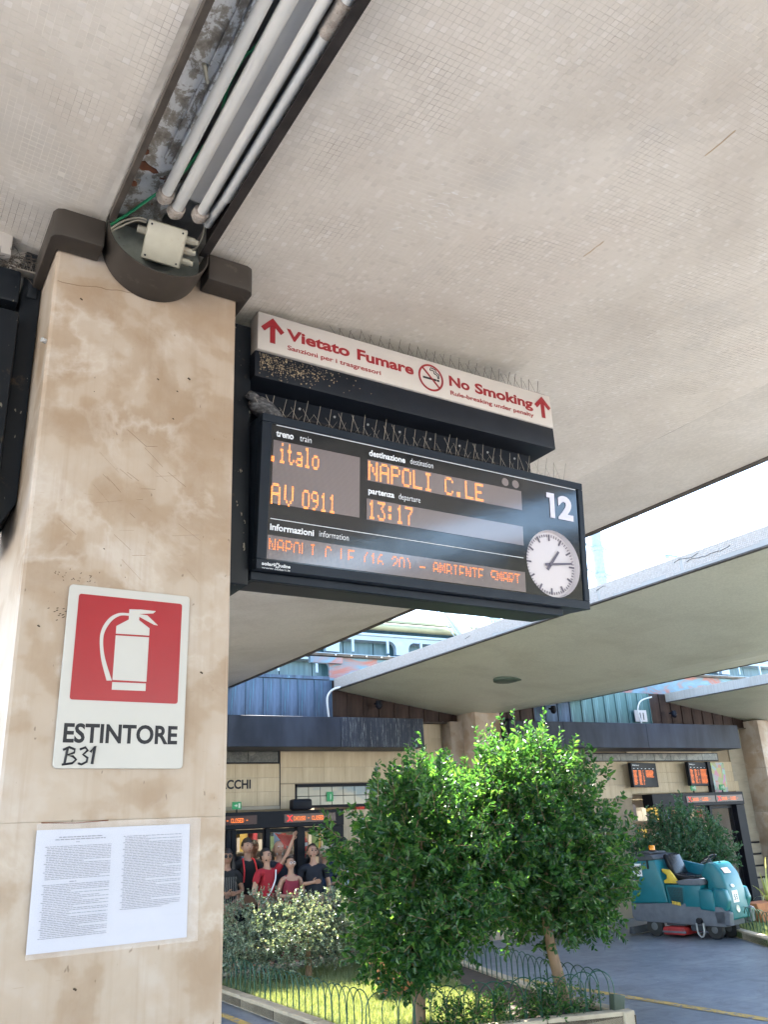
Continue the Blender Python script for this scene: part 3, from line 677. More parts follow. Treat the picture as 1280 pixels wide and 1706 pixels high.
for k in range(26): x = .45+abs(rd.gauss(0, .12)); z = 2.612+rd.uniform(-.012, .03); b.tube([(x, 2.5995, z), (x+rd.uniform(-.004, .004), 2.5995, z+rd.uniform(.001, .004))], .0011, 4)
for k in range(14): x = .485+rd.gauss(0, .012); z = 2.50+rd.gauss(0, .015); b.tube([(x, 2.5995, z), (x+.005, 2.5995, z+.002)], .0014, 4)
b.build('pits', simple('pit_shadow', (.05, .032, .02), .9), col1, kind='stuff')
# brown collar round the column head
collar = T('column_collar', 'dark brown metal collar wrapped round the head of the near column', 'metal collar', (.696, 2.6, 3.8), PM)
for (xa, xb) in ((PX0-.035, XC1-.187), (XC1+.187, PX1+.035)):
    sgn = -1 if xa < .5 else 1
    y0_ = 2.505
    if sgn < 0: pl = [(xb, y0_), (xa+.03, y0_), (xa+.009, y0_+.009), (xa, y0_+.03), (xa, 3.4), (PX0-.001, 3.4), (PX0-.001, 2.597), (xb, 2.597)]
    else: pl = [(xa, y0_), (xb-.03, y0_), (xb-.009, y0_+.009), (xb, y0_+.03), (xb, 3.4), (PX1+.001, 3.4), (PX1+.001, 2.597), (xa, 2.597)]
    MB().prism(pl, 'z', 3.765, 3.875).build('collar_strip', M['brown'], collar, bevel=.006)

# extinguisher notice
ex = T('extinguisher_sign', 'white and red ESTINTORE fire extinguisher sign on the near marble column', 'sign', (.502, 2.597, 2.0585), PM, Matrix.Rotation(R(.35), 4, 'Y'), local=True)
def rrect(x0, x1, z0, z1, r, n=5):
    out = []
    for cx, cz, a in ((x1-r, z1-r, 0), (x0+r, z1-r, 90), (x0+r, z0+r, 180), (x1-r, z0+r, 270)):
        for k in range(n+1): out.append((cx+r*math.cos(R(a+90*k/n)), cz+r*math.sin(R(a+90*k/n))))
    return out
MB().prism(rrect(0, .375, 0, .535, .012), 'y', -.006, 0).build('plate', M['exwhite'], ex, bevel=.001, seg=1)
MB().prism(rrect(.029, .350, .1915, .508, .008), 'y', -.0068, -.0062).build('red_field', M['exred'], ex)
b = MB()
yy = (-.0078, -.0070)
b.prism([(.147, .254), (.249, .254), (.249, .391), (.147, .389)], 'y', *yy)
b.prism([(.147, .225), (.248, .226), (.248, .2485), (.147, .2475)], 'y', *yy)
b.prism([(.147, .3945), (.249, .3965), (.249, .4195), (.215, .4425), (.215, .476), (.183, .474), (.183, .4415), (.147, .418)], 'y', *yy)
b.prism([(.2152, .462), (.2152, .4765), (.266, .476), (.258, .468)], 'y', *yy)
b.prism([(.2152, .453), (.2152, .4615), (.240, .4600), (.275, .431), (.263, .432)], 'y', *yy)
ho = bez([(.183, .461, 0), (.150, .458, 0), (.120, .436, 0), (.101, .389, 0), (.108, .320, 0), (.130, .251, 0)], 6)
hi_ = bez([(.183, .4535, 0), (.155, .4505, 0), (.1285, .428, 0), (.111, .385, 0), (.118, .325, 0), (.1455, .252, 0)], 6)
for k in range(len(ho)-1):
    b.prism([(ho[k].x, ho[k].y), (ho[k+1].x, ho[k+1].y), (hi_[k+1].x, hi_[k+1].y), (hi_[k].x, hi_[k].y)], 'y', *yy)
b.build('extinguisher_symbol', M['exwhite'], ex)
text('ESTINTORE', 'lettering', M['ink'], ex, .021, .0705, .333, .0555, -.0066, .028)
b = MB()
def stroke(pts, r=.0035): b.tube([(x, -.0068, z) for x, z in pts], r, 6)
b = MB(); stroke([(.036, .055), (.031, .012)]); stroke([(.024, .050), (.040, .058), (.056, .052), (.055, .043), (.036, .036), (.052, .033), (.062, .024), (.052, .014), (.024, .010)])
stroke([(.070, .052), (.085, .058), (.092, .050), (.080, .038), (.093, .029), (.091, .018), (.078, .011), (.068, .014)])
stroke([(.100, .045), (.112, .062), (.107, .012)], .004)
b.build('handwriting', M['ink'], ex)

# paper notice in a plastic sleeve
pn = T('paper_notice', 'two page printed paper notice in a clear plastic sleeve low on the near marble column', 'notice', (.478, 2.597, 1.594), PM, Matrix.Rotation(R(-.3), 4, 'Y'), local=True)
def sheet(w_, h_, y, nx=14, nz=8, amp=.002):
    V = []; F = []
    for j in range(nz+1):
        for i in range(nx+1):
            x = w_*i/nx; z = h_*j/nz
            V.append((x, y-amp*(1+mnoise.noise(Vector((x*9, z*9, y*40)))), z))
    for j in range(nz):
        for i in range(nx): a = j*(nx+1)+i; F.append((a, a+1, a+nx+2, a+nx+1))
    return V, F
V, F = sheet(.43, .303, -.002); MB().add(V, F).build('paper', M['paper'], pn, smooth=True)
V, F = sheet(.462, .332, -.010, amp=.0015); V = [(x-.002, y, z-.012) for x, y, z in V]; MB().add(V, F).build('sleeve', M['sleeve'], pn, smooth=True)
b = MB(); yT = -.0068
def wline(x, z, w_, h_=.0018):
    xe = x+w_
    while x < xe:
        ww = random.uniform(.004, .016); x1 = min(x+ww, xe)
        b.quad((x, yT, z), (x1, yT, z), (x1, yT, z+h_*random.uniform(.7, 1)), (x, yT, z+h_)); x = x1+.0018
for k, zz in enumerate((.281, .275)): wline(.060-.01*k, zz, .115+.02*k, .0026)
wline(.105, .268, .01)
z = .258; k = 0
while z > .03:
    ind = 0 if k % 5 else -.005; wline(.030+ind, z, (.172 if random.random() > .15 else random.uniform(.06, .15))-ind)
    z -= .0043; k += 1
    if k == 20: z -= .004; wline(.095, z, .018, .0024); z -= .006
z = .276; k = 0
while z > .085:
    ind = 0 if k % 4 else -.005; wline(.240+ind, z, (.166 if random.random() > .15 else random.uniform(.06, .15))-ind); z -= .0043; k += 1
b.build('print', M['print'], pn)
MB().tube([(.01, -.004, .322), (.10, -.005, .318), (.19, -.004, .322)], .0016, 5).build('tape_edge', M['rust'], pn)

# ================================================================== departure board, right of the column
TILT = Matrix.Rotation(R(5.0), 4, 'X') @ Matrix.Diagonal((1, 1, .966, 1))
bd = T('departure_board', 'large dark platform 12 departure board with analog clock and amber train text', 'departure board', (1.208, 2.825, 2.792), PM, TILT, local=True)
BW, BH = 1.71, .65
MB().box(0, BW, .040, .30, 0, BH).build('housing', M['frame'], bd, bevel=.006)
b = MB()
for (x0, x1, z0, z1) in ((0, BW, .615, BH), (0, BW, 0, .040), (0, .042, .041, .614), (1.678, BW, .041, .614)): b.box(x0, x1, -.004, .0398, z0, z1)
b.build('front_frame', M['frame'], bd, bevel=.002, seg=1)
# glass front with round opening for the clock
CX, CZ, CR = 1.500, .207, .166
gx0, gx1, gz0, gz1 = .0425, 1.6775, .0405, .6145
hole = [(CX+CR*math.cos(R(a)), CZ+CR*math.sin(R(a))) for a in range(0, 360, 6)]
V = [(x, .004, z) for x, z in hole]; F = []
def edge_pt(x, z):
    dx, dz = x-CX, z-CZ; ts = []
    if dx > 1e-6: ts.append((gx1-CX)/dx)
    if dx < -1e-6: ts.append((gx0-CX)/dx)
    if dz > 1e-6: ts.append((gz1-CZ)/dz)
    if dz < -1e-6: ts.append((gz0-CZ)/dz)
    k = min(ts); return (CX+dx*k, CZ+dz*k)
outer = [edge_pt(*p) for p in hole]
V += [(x, .004, z) for x, z in outer]; n = len(hole)
for i in range(n): F.append((i, (i+1) % n, n+(i+1) % n, n+i))
# corners
for (cx_, cz_) in ((gx0, gz0), (gx0, gz1), (gx1, gz0), (gx1, gz1)):
    best = min(range(n), key=lambda i: abs(math.atan2(outer[i][1]-CZ, outer[i][0]-CX)-math.atan2(cz_-CZ, cx_-CX)))
    for i in (best-1, best, (best+1) % n):
        a, c_ = outer[i % n], outer[(i+1) % n]
        if (abs(a[0]-c_[0]) > 1e-6) and (abs(a[1]-c_[1]) > 1e-6) and not (abs(a[0]-cx_) < 1e-6 and abs(a[1]-cz_) < 1e-6):
            V.append((cx_, .004, cz_)); F.append((n+i % n, n+(i+1) % n, len(V)-1)); break
gl = MB().add(V, F).build('glass_front', M['glassblack'], bd)
# display windows
for (x0, x1, z0, z1) in ((.053, .446, .274, .544), (.483, 1.319, .447, .543), (.480, 1.318, .271, .365), (.043, 1.318, .046, .142)):
    MB().box(x0, x1, .0015, .0035, z0, z1).build('display_window', M['led'], bd)
yl = .0006
dots('.italo', 'led_text', M['orange'], bd, .040, .449, .215, .088, yl, .52, adv=6, sub=2)
dots('AV', 'led_text', M['orange'], bd, .050, .270, .105, .090, yl, .52, adv=7, sub=2)
dots('0911', 'led_text', M['orange'], bd, .185, .272, .150, .082, yl, .52, sub=2)
dots('NAPOLI C.LE', 'led_text', M['orange'], bd, .486, .451, .606, .086, yl, .50, sub=2)
dots('13:17', 'led_text', M['orange'], bd, .486, .276, .220, .084, yl, .50, sub=2)
dots('NAPOLI C.LE (16.20) - AMBIENTE SMART', 'led_text', M['orangefar'], bd, .050, .064, 1.235, .066, yl, .6, skip=(5, 6))
yt = .0010
text('treno', 'lettering', M['whiteprint'], bd, .063, .561, .076, .030, yt, .03); text('train', 'lettering', M['whiteprint'], bd, .167, .5625, .052, .028, yt, -.004)
text('destinazione', 'lettering', M['whiteprint'], bd, .490, .561, .181, .029, yt, .03); text('destination', 'lettering', M['whiteprint'], bd, .697, .5645, .120, .027, yt, -.004)
text('partenza', 'lettering', M['whiteprint'], bd, .487, .389, .128, .027, yt, .03); text('departure', 'lettering', M['whiteprint'], bd, .637, .389, .110, .026, yt, -.004)
text('informazioni', 'lettering', M['whiteprint'], bd, .052, .163, .188, .028, yt, .03); text('information', 'lettering', M['whiteprint'], bd, .264, .166, .133, .026, yt, -.004)
MB().prism([(1.474, .565), (1.523, .565), (1.523, .438), (1.494, .438), (1.494, .540), (1.474, .540)], 'y', .0005, .0022).build('platform_number', M['lilac'], bd)
text('2', 'platform_number', M['lilac'], bd, 1.545, .438, .097, .127, .0012, .05)
b = MB().box(.063, 1.666, .0008, .0030, .609, .612).box(.053, 1.313, .0008, .0030, .209, .2115)
b.build('rule_line', M['whiteprint'], bd)
for x in (1.226, 1.288): MB().lathe((x, .003, .574), [(.020, .0008), (.022, .0025)], 20, 'y').build('sensor_eye', M['led'], bd)
text('solari', 'lettering', M['whiteprint'], bd, .022, .016, .052, .014, -.0052, .03); text('udine', 'lettering', M['whiteprint'], bd, .098, .015, .042, .014, -.0052, .03)
text('www.solari.it', 'lettering', M['whiteprint'], bd, .022, .0025, .118, .008, -.0052, 0)
b = MB()
for k in range(8):
    a = R(k*45+10); b.prism([(.086+.005*math.cos(a-.2), .021+.005*math.sin(a-.2)), (.086+.011*math.cos(a-.25), .021+.011*math.sin(a-.25)), (.086+.011*math.cos(a+.25), .021+.011*math.sin(a+.25)), (.086+.005*math.cos(a+.2), .021+.005*math.sin(a+.2))], 'y', -.0056, -.0045)
b.build('maker_emblem', M['whiteprint'], bd)
# clock
ck = MB().lathe((CX, 0, CZ), [(CR, .0045), (CR-.004, .030), (CR-.0045, .032)], 60, 'y')
ck.f = ck.f[:-2]; cko = ck.build('clock', M['clock'], bd, smooth=True)
MB().lathe((CX, .031, CZ), [(.001, -.003), (CR-.002, 0), (CR-.002, .002)], 60, 'y').build('clock_face', M['clock'], bd, cko, smooth=True)
b = MB()
for k in range(60):
    a = math.pi/2-2*math.pi*k/60; big = k % 5 == 0
    r0, r1, hw = (.118, .150, .0042) if big else (.137, .150, .0018)
    dx, dz = math.cos(a), math.sin(a); nx_, nz_ = -dz, dx
    b.prism([(CX+dx*r0+nx_*hw, CZ+dz*r0+nz_*hw), (CX+dx*r1+nx_*hw, CZ+dz*r1+nz_*hw), (CX+dx*r1-nx_*hw, CZ+dz*r1-nz_*hw), (CX+dx*r0-nx_*hw, CZ+dz*r0-nz_*hw)], 'y', .0262, .0275)
b.build('minute_marks', M['clockmark'], bd, cko)
for nm, deg, L0, L1, w0, w1 in (('hour_hand', 37.5, -.035, .088, .008, .006), ('minute_hand', 82, -.036, .135, .0065, .0045)):
    a = math.pi/2-R(deg); dx, dz = math.cos(a), math.sin(a); nx_, nz_ = -dz, dx
    MB().prism([(CX+dx*L0+nx_*w0, CZ+dz*L0+nz_*w0), (CX+dx*L1+nx_*w1, CZ+dz*L1+nz_*w1), (CX+dx*L1-nx_*w1, CZ+dz*L1-nz_*w1), (CX+dx*L0-nx_*w0, CZ+dz*L0-nz_*w0)], 'y', *((.0235, .0245) if nm == 'hour_hand' else (.0215, .0225))).build(nm, M['clockmark'], bd, cko)
MB().lathe((CX, .023, CZ), [(.009, -.003), (.009, .002)], 14, 'y').build('hub', M['clockmark'], bd, cko)
# stepped tray underneath
MB().box(.0, 1.58, .045, .27, -.035, -.001).build('under_tray', M['frame'], bd, bevel=.003, seg=1)
MB().box(.02, 1.56, .07, .24, -.0365, -.0355).build('tray_slot', M['ink'], bd)
# back housing with vents, beam and sign above
hs_ = T('board_support', 'black steel support beam and vented back panel carrying the no smoking sign', 'board support', (1.03, 2.8, 2.75), PM)
MB().box(1.03, 1.196, 2.86, 3.22, 2.735, 3.86).build('side_box', M['housing'], hs_, bevel=.008)
MB().box(1.205, 2.74, 2.93, 3.12, 3.42, 3.60).build('back_panel', M['black'], hs_)
MB().box(1.19, 2.815, 2.81, 3.20, 3.600, 3.722).build('beam', M['black'], hs_, bevel=.007)
for (xa, n_) in ((1.30, 6), (2.05, 6)):
    for i in range(n_):
        b = MB()
        for k in range(5): b.box(xa+i*.082, xa+i*.082+.066, 2.920, 2.929, 3.446+k*.016, 3.454+k*.016)
        b.build('vent', M['ink'], hs_)
for i in range(9): MB().lathe((1.28+i*.17, 2.929, 3.565), [(.005, -.003), (.006, .002)], 8, 'y').build('rivet', M['greymetal'], hs_)
# droppings crust on the beam's left end
for k in range(420):
    x = 1.21+abs(random.gauss(0, .17)); z = 3.712-abs(random.gauss(0, .04))-(.03 if random.random() < .3 else 0); s_ = random.uniform(.0008, .0042)**1.0
    if k == 0: b = MB()
    if x < 1.75 and z > 3.605: b.lathe((x, 2.8095, z), [(.0005, -.002-s_*.2), (s_*random.uniform(.6, 1.4), 0), (s_*.8, .002)], 5, 'y')
b.build('droppings', simple('droppings', (.22, .17, .11), .9, 0, .7, 60, .3), hs_, kind='stuff')
sg = T('no_smoking_sign', 'long white Vietato Fumare No Smoking sign with red lettering above the departure board', 'sign', (1.198, 2.80, 3.724), PM, Matrix.Rotation(R(.35), 4, 'Y'), local=True)
MB().box(0, 1.61, 0, .09, 0, .18).build('panel', M['signwhite'], sg, bevel=.004)
def arrow(cx):
    b = MB(); w_ = .012
    b.prism([(cx-w_, .042), (cx+w_, .042), (cx+w_, .140), (cx-w_, .140)], 'y', -.0014, -.0006)
    for s_ in (-1, 1): b.prism([(cx, .163), (cx+s_*.053, .108), (cx+s_*.037, .092), (cx, .131)], 'y', -.0024, -.0015)
    b.build('arrow', M['signred'], sg)
arrow(.066); arrow(1.549)
text('Vietato', 'lettering', M['signred'], sg, .130, .079, .304, .056, -.0008, .035); text('Fumare', 'lettering', M['signred'], sg, .472, .079, .298, .056, -.0008, .035)
text('Sanzioni per i trasgressori', 'lettering', M['signred'], sg, .134, .031, .458, .023, -.0008, .022)
text('No', 'lettering', M['signred'], sg, .970, .077, .120, .056, -.0008, .035); text('Smoking', 'lettering', M['signred'], sg, 1.122, .077, .362, .056, -.0008, .035)
text('Rule-breaking under penalty', 'lettering', M['signred'], sg, .973, .030, .510, .023, -.0008, .022)
b = MB(); cc = (.866, .091); n = 36
for k in range(n):
    a0, a1 = 2*math.pi*k/n, 2*math.pi*(k+1)/n; f = lambda r, a: (cc[0]+r*math.cos(a), cc[1]+r*math.sin(a))
    b.prism([f(.060, a0), f(.070, a0), f(.070, a1), f(.060, a1)], 'y', -.0014, -.0006)
b.prism([(cc[0]-.048, cc[1]+.042), (cc[0]-.042, cc[1]+.048), (cc[0]+.048, cc[1]-.042), (cc[0]+.042, cc[1]-.048)], 'y', -.0024, -.0015)
sr = b.build('prohibition_ring', M['signred'], sg)
b = MB().prism([(cc[0]-.045, .080), (cc[0]+.030, .080), (cc[0]+.030, .090), (cc[0]-.045, .090)], 'y', -.0014, -.0006).prism([(cc[0]+.033, .080), (cc[0]+.046, .080), (cc[0]+.046, .090), (cc[0]+.033, .090)], 'y', -.0014, -.0006)
b.tube([(p[0], -.001, p[1]) for p in [(.906, .096), (.903, .112), (.886, .118), (.885, .130), (.872, .134)]], .0022, 5)
b.tube([(p[0], -.001, p[1]) for p in [(.911, .096), (.912, .118), (.896, .126), (.894, .140), (.868, .145), (.862, .134), (.868, .128)]], .0022, 5)
b.build('cigarette_symbol', M['ink'], sg)
# bird spikes
def spikes(name, label, y, xa, xb, zf, hgt, step, mt, lean=.3, seed=1):
    rd = random.Random(seed); t_ = T(name, label, 'bird spikes', ((xa+xb)/2, y, zf((xa+xb)/2)), PM)
    b = MB(); x = xa
    b.box(xa, xb, y-.02, y+.02, zf(xa)-.003, zf(xa)+.002)
    while x < xb:
        z = zf(x)
        for k in range(3):
            dx = (rd.uniform(-.06, .10)+(.18, -lean*.75, lean*.6)[k])*hgt; dy = (0, -.25, .25)[k]*hgt+rd.uniform(-.008, .008); h = hgt*(rd.uniform(.9, 1.05) if k == 0 else rd.uniform(.45, .8))
            b.tube([(x, y, z), (x+dx, y+dy, z+h)], .0012 if k == 0 else .0007, 4)
        x += step*rd.uniform(.85, 1.15)
    b.build('wires', mt, t_, kind='stuff')
spikes('bird_spikes', 'rusty wire bird spikes standing behind the top of the no smoking sign', 2.835, 1.60, 2.79, lambda x: 3.903, .088, .05, M['wiredark'], .9, 3)
spikes('bird_spikes', 'row of steel wire bird spikes along the top of the departure board', 2.845, 1.27, 2.90, lambda x: 3.425, .128, .055, M['wire'], .8, 4)
MB().box(1.62, 2.80, 2.90, 3.12, 3.723, 3.874).build('sign_backing', M['black'], hs_)
# pigeon on the board's left end
pg = T('pigeon', 'grey pigeon crouching on the upper left corner of the departure board', 'pigeon', (1.235, 2.86, 3.438), PM)
def blob(pts, rs, n=14): return MB().tube(pts, rs, n)
bo = blob([(1.185, 2.84, 3.475), (1.20, 2.842, 3.487), (1.225, 2.85, 3.49), (1.26, 2.86, 3.482), (1.30, 2.868, 3.468), (1.345, 2.878, 3.453), (1.375, 2.885, 3.446)], [.012, .030, .041, .043, .034, .018, .010])
bo.tube([(1.215, 2.845, 3.50), (1.196, 2.838, 3.515), (1.182, 2.832, 3.516), (1.168, 2.826, 3.508)], [.026, .022, .021, .010], 12)
bo.build('body', M['pigeon'], pg, smooth=True)
MB().tube([(1.167, 2.826, 3.509), (1.152, 2.820, 3.503)], [.005, .001], 6).build('beak', M['ink'], pg)
for s_ in (-1, 1):
    MB().tube([(1.215, 2.852+s_*.030, 3.492), (1.26, 2.862+s_*.036, 3.487), (1.32, 2.872+s_*.022, 3.463), (1.37, 2.883+s_*.008, 3.450)], [.012, .016, .011, .003], 8).build('wing', M['pigeon'], pg, smooth=True)
    MB().tube([(1.245, 2.857+s_*.012, 3.455), (1.243, 2.857+s_*.012, 3.439)], .003, 5).build('leg', M['signred'], pg)

# left neighbour board (only its right end is in the picture)
lb = T('board_housing', 'dark board housing streaked with droppings at the left edge beside the near column', 'board housing', (.2, 2.9, 2.75), PM)
MB().prism([(.300, 2.80), (.366, 2.93), (.366, 3.93), (.300, 3.93)], 'y', 2.86, 3.20).build('side_box', M['housing'], lb, bevel=.008)
MB().box(.318, .352, 2.852, 2.859, 3.72, 3.86).build('access_plate', M['housing'], lb, bevel=.005)
MB().box(-1.45, .297, 2.80, 3.12, 2.785, 3.62).build('housing', M['housing'], lb, bevel=.01)
MB().box(-1.40, .290, 2.82, 3.08, 3.665, 3.80).build('beam', M['housing'], lb, bevel=.01)
MB().box(-1.40, .245, 2.80, 2.90, 3.84, 4.01).solo('white_sign', M['signwhite'], 'white sign end at the left edge above the dark board housing', 'sign', (-.3, 2.85, 3.9), PM, bevel=.005)
b = MB(); rd = random.Random(5)
for k in range(120):
    p0 = Vector((rd.uniform(.20, .33), rd.uniform(2.80, 2.88), rd.uniform(3.80, 3.87))); d = Vector((rd.gauss(0, 1), rd.gauss(0, .6), rd.gauss(0, .35))).normalized()*rd.uniform(.02, .06)
    b.tube([p0, p0+d*.5+Vector((0, 0, .005)), p0+d], .0011, 4)
b.solo('nest', M['wiredark'], 'untidy twig nest on the dark board housing at the left edge', 'nest', (.27, 2.84, 3.80), PM, kind='stuff')
spikes('bird_spikes', 'few wire spikes beside the nest at the left edge', 2.83, .27, .35, lambda x: 3.80, .05, .02, M['wire'], .5, 8)
b = MB()
pts = [(.305, 2.98, 3.79+.012*i) for i in range(10)]
for i in range(10): b.lathe((.322-.002*i, 2.97, 3.80+.0125*i), [(.020, 0), (.024, .004), (.024, .008), (.020, .012)], 14)
b.build('corrugated_hose', M['brown'], lb, smooth=True)
MB().tube([(.372, 2.62, 3.415), (.352, 2.61, 3.415)], .008, 8).build('bolt', M['greymetal'], col1)

# ================================================================== middle and right columns
def column(px, y, label, mt, zt=3.92):
    t_ = T('marble_column', label, 'column', (px, y+.35, 0), PM)
    zz = [0, .95, 1.9, 2.85, zt]
    for i in range(4): MB().box(px-.30, px+.30, y, y+.62, zz[i]+.002, zz[i+1]-.002).build('marble_block', mt, t_, bevel=.01, seg=2)
    MB().box(px-.29, px+.29, y+.01, y+.61, .05, zt-.02).build('joint_core', M['stoneback'], t_)
column(10.40, 13.08, 'pale marble column under the middle canopy rising behind the two trees', M['marble_far'])
column(18.42, 12.75, 'pale marble column cut by the right edge under the far canopy', M['marble_far'])

# ================================================================== HEAD BUILDING (facade along X, at Y = 14.4)
YF = 14.4
hb = T('station_building', 'low station head building with tan stone wall, copper cladding and slate fascia', 'building', (9, 15, 0))
# wall backing pieces
MB().box(-6, 4.6, YF+.03, YF+.3, 0, 3.76).build('wall', M['stoneback'], hb)
MB().box(4.6, 9.0, YF+.03, YF+.3, 2.72, 3.76).build('wall', M['stoneback'], hb)
MB().box(6.72, 13.6, YF+.03, YF+.3, 0, 2.25).build('wall', M['stoneback'], hb)
MB().box(9.0, 13.6, YF+.03, YF+.3, 2.25, 3.76).build('wall', M['stoneback'], hb)
MB().box(13.6, 30, YF+.03, YF+.3, 2.36, 3.76).build('wall', M['stoneback'], hb)
MB().box(16.75, 30, YF+.03, YF+.3, 0, 2.36).build('wall', M['stoneback'], hb)
# stone slabs
def slabs(x0, x1, z0, z1, w_, h_, mt=M['stone'], nm='stone_slab', skip=()):
    nx = max(1, round((x1-x0)/w_)); nz = max(1, round((z1-z0)/h_)); w_ = (x1-x0)/nx; h_ = (z1-z0)/nz
    b = MB().box(.0013, w_-.0013, -.004, .03, .0013, h_-.0013); me = b.mesh('slab', (0, 0, 0)); me.materials.append(mt)
    for i in range(nx):
        for j in range(nz):
            o = bpy.data.objects.new(nm, me); COL.objects.link(o); o.parent = hb.o
            o.location = (x0+i*w_-9, YF-15+random.uniform(-.001, .002), z0+j*h_)
slabs(3.6, 5.58, 2.36, 3.04, .40, .225)
slabs(5.60, 8.9, 2.72, 3.76, .41, .26)
slabs(3.6, 5.58, 3.30, 3.76, .40, .23)
slabs(5.60, 5.87, 2.30, 2.70, .27, .20); MB().box(4.6, 5.875, YF+.03, YF+.3, 2.27, 2.72).build('wall', M['stoneback'], hb)
slabs(8.9, 13.6, 2.30, 3.10, .60, .27)
slabs(6.75, 8.9, 0, 2.25, .43, .28)
slabs(13.6, 16.9, 2.38, 3.02, .55, .22)
slabs(13.6, 16.2, 3.22, 3.76, .60, .27)
slabs(16.78, 18.6, 1.42, 3.76, .46, .39, M['stonegrey'], 'stone_slab')
for j in range(5):
    z0 = .30+j*.245
    MB().box(16.78, 18.6, YF-.012, YF+.03, z0, z0+.205).build('grooved_course', M['stonegrey'], hb, bevel=.004, seg=1)
    MB().box(16.78, 18.6, YF+.006, YF+.030, z0+.206, z0+.244).build('dark_groove', M['ink'], hb)
MB().box(17.35, 17.39, YF-.016, YF-.005, 1.40, 3.75).build('drain_line', M['ink'], hb)
MB().box(3.6, 5.58, YF-.02, YF+.03, 2.30, 2.355).build('ledge', M['stonegrey'], hb)
MB().box(5.585, 5.598, YF-.008, YF+.02, 2.3, 3.76).build('joint_strip', M['ink'], hb)
MB().box(5.60, 8.9, YF-.008, YF+.02, 2.705, 2.718).build('joint_strip', M['stoneback'], hb)
# corner pier left of the middle column
MB().box(8.95, 9.45, YF-.30, YF+.02, 0, 3.78).build('brown_pier', M['marble_brown'], hb, bevel=.006)
# photo friezes
def frieze(x0, x1, z0, z1, n_):
    MB().box(x0-.02, x1+.02, YF-.02, YF+.02, z0-.02, z1+.02).build('frieze_frame', M['darkframe'], hb)
    for i in range(n_):
        w_ = (x1-x0)/n_; MB().box(x0+i*w_+.006, x0+(i+1)*w_-.006, YF-.026, YF-.021, z0, z1).build('photo_panel', M['photo'], hb)
frieze(3.9, 5.55, 3.07, 3.28, 3); frieze(12.4, 16.35, 3.06, 3.20, 8)
# copper panels above the fascia
px_w = .325; k = 0
x = 2.0
seam = MB().box(.0, px_w-.02, 0, .03, 0, .72).box(px_w-.02, px_w-.004, -.018, .03, 0, .72)
me_a = seam.mesh('copper_panel', (0, 0, 0)); me_a.materials.append(M['copper'])
me_b = me_a.copy(); me_b.materials.clear(); me_b.materials.append(M['copperteal'])
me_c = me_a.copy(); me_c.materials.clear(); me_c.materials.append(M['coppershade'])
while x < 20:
    sh = (x > 6.45 and x < 10.9) or x > 14.25  # panels below the canopies take the painted-shade copper
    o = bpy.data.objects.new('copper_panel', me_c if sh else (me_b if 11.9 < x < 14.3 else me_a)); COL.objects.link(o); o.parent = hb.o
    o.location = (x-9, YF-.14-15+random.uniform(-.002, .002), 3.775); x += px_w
MB().box(2, 20, YF-.10, YF+.25, 3.77, 4.50).build('panel_backing', M['stoneback'], hb)
MB().box(2, 20, YF-.20, YF-.12, 3.752, 3.776).build('panel_sill', M['rail'], hb, bevel=.004, seg=1)
MB().box(2, 6.50, YF-.17, YF+.2, 4.502, 4.56).build('coping', M['copper'], hb)
MB().box(6.52, 20, YF-.12, YF-.08, 4.502, 4.93).build('red_flashing', M['redcopper'], hb)
MB().box(5.9, 20, YF-.24, YF-.03, 4.932, 4.975).build('gutter_lip', M['rail'], hb)
MB().box(6.1, 6.75, YF-.22, YF-.13, 4.80, 4.91).build('flashing_flap', M['redcopper'], hb)
for i in range(26): MB().lathe((6.6+i*.32, YF-.245, 4.953), [(.012, -.006), (.012, .004)], 8, 'y').build('bolt_head', M['steelwhite'], hb)
# fascia boxes
def fbox(x0, x1, z0, z1, mt, y0=13.50):
    return MB().box(x0, x1, y0, 14.24, z0, z1).build('fascia_sheet', mt, hb, bevel=.006, seg=1)
FZ0, FZ1 = 3.235, 3.735
for (x0, x1, mt) in ((1.0, 4.35, M['fascia']), (4.353, 6.35, M['fascia']), (6.353, 8.0, M['fasciawet']), (9.9, 11.2, M['fascia']), (11.203, 13.4, M['fascia']), (13.403, 16.15, M['fascia'])): fbox(x0, x1, FZ0, FZ1, mt)
MB().box(1.0, 8.0, 14.245, YF-.03, FZ0+.05, FZ1).build('soffit', M['stoneback'], hb)
MB().box(9.9, 16.15, 14.245, YF-.03, FZ0+.05, FZ1).build('soffit', M['stoneback'], hb)
# roof slab behind the cladding
MB().box(-6, 30, YF+.31, 24, 3.9, 4.1).build('roof', M['stoneback'], hb)
MB().box(-6, 30, 19.0, 19.2, 0, 3.9).build('back_wall', simple('shop_back', (.35, .30, .24), .8, 0, .2, 2, 0), hb)
# lettering ACCHI (TABACCHI, cut by the column)
text('TABACCHI', 'wall_lettering', M['ink'], hb, 5.06-.88, 2.64, .88, .15, YF-.012, .03)
# PLAIN window over the gates, right of the wall letters
def window(x0, x1, z0, z1, nx, nz, gm, y=YF-.02, split=.55):
    f = MB().box(x0, x1, y, y+.05, z1-.05, z1).box(x0, x1, y, y+.05, z0, z0+.04).box(x0, x0+.02, y, y+.05, z0, z1).box(x1-.02, x1, y, y+.05, z0, z1)
    fr = f.build('window', M['darkframe'], hb)
    for i in range(nx):
        for j in range(nz):
            xa = x0+.02+(x1-x0-.04)*i/nx; xb = x0+.02+(x1-x0-.04)*(i+1)/nx; za = z0+.04+(z1-z0-.09)*j/nz; zb = z0+.04+(z1-z0-.09)*(j+1)/nz
            MB().box(xa+.006, xb-.006, y+.02, y+.028, za+.006, zb-.006).build('pane', gm, hb, fr)
    MB().box(x0+.03, x1-.03, y+.03, y+.04, z0+.03, z1-.03).build('glazing_bars', M['darkframe'], hb, fr)
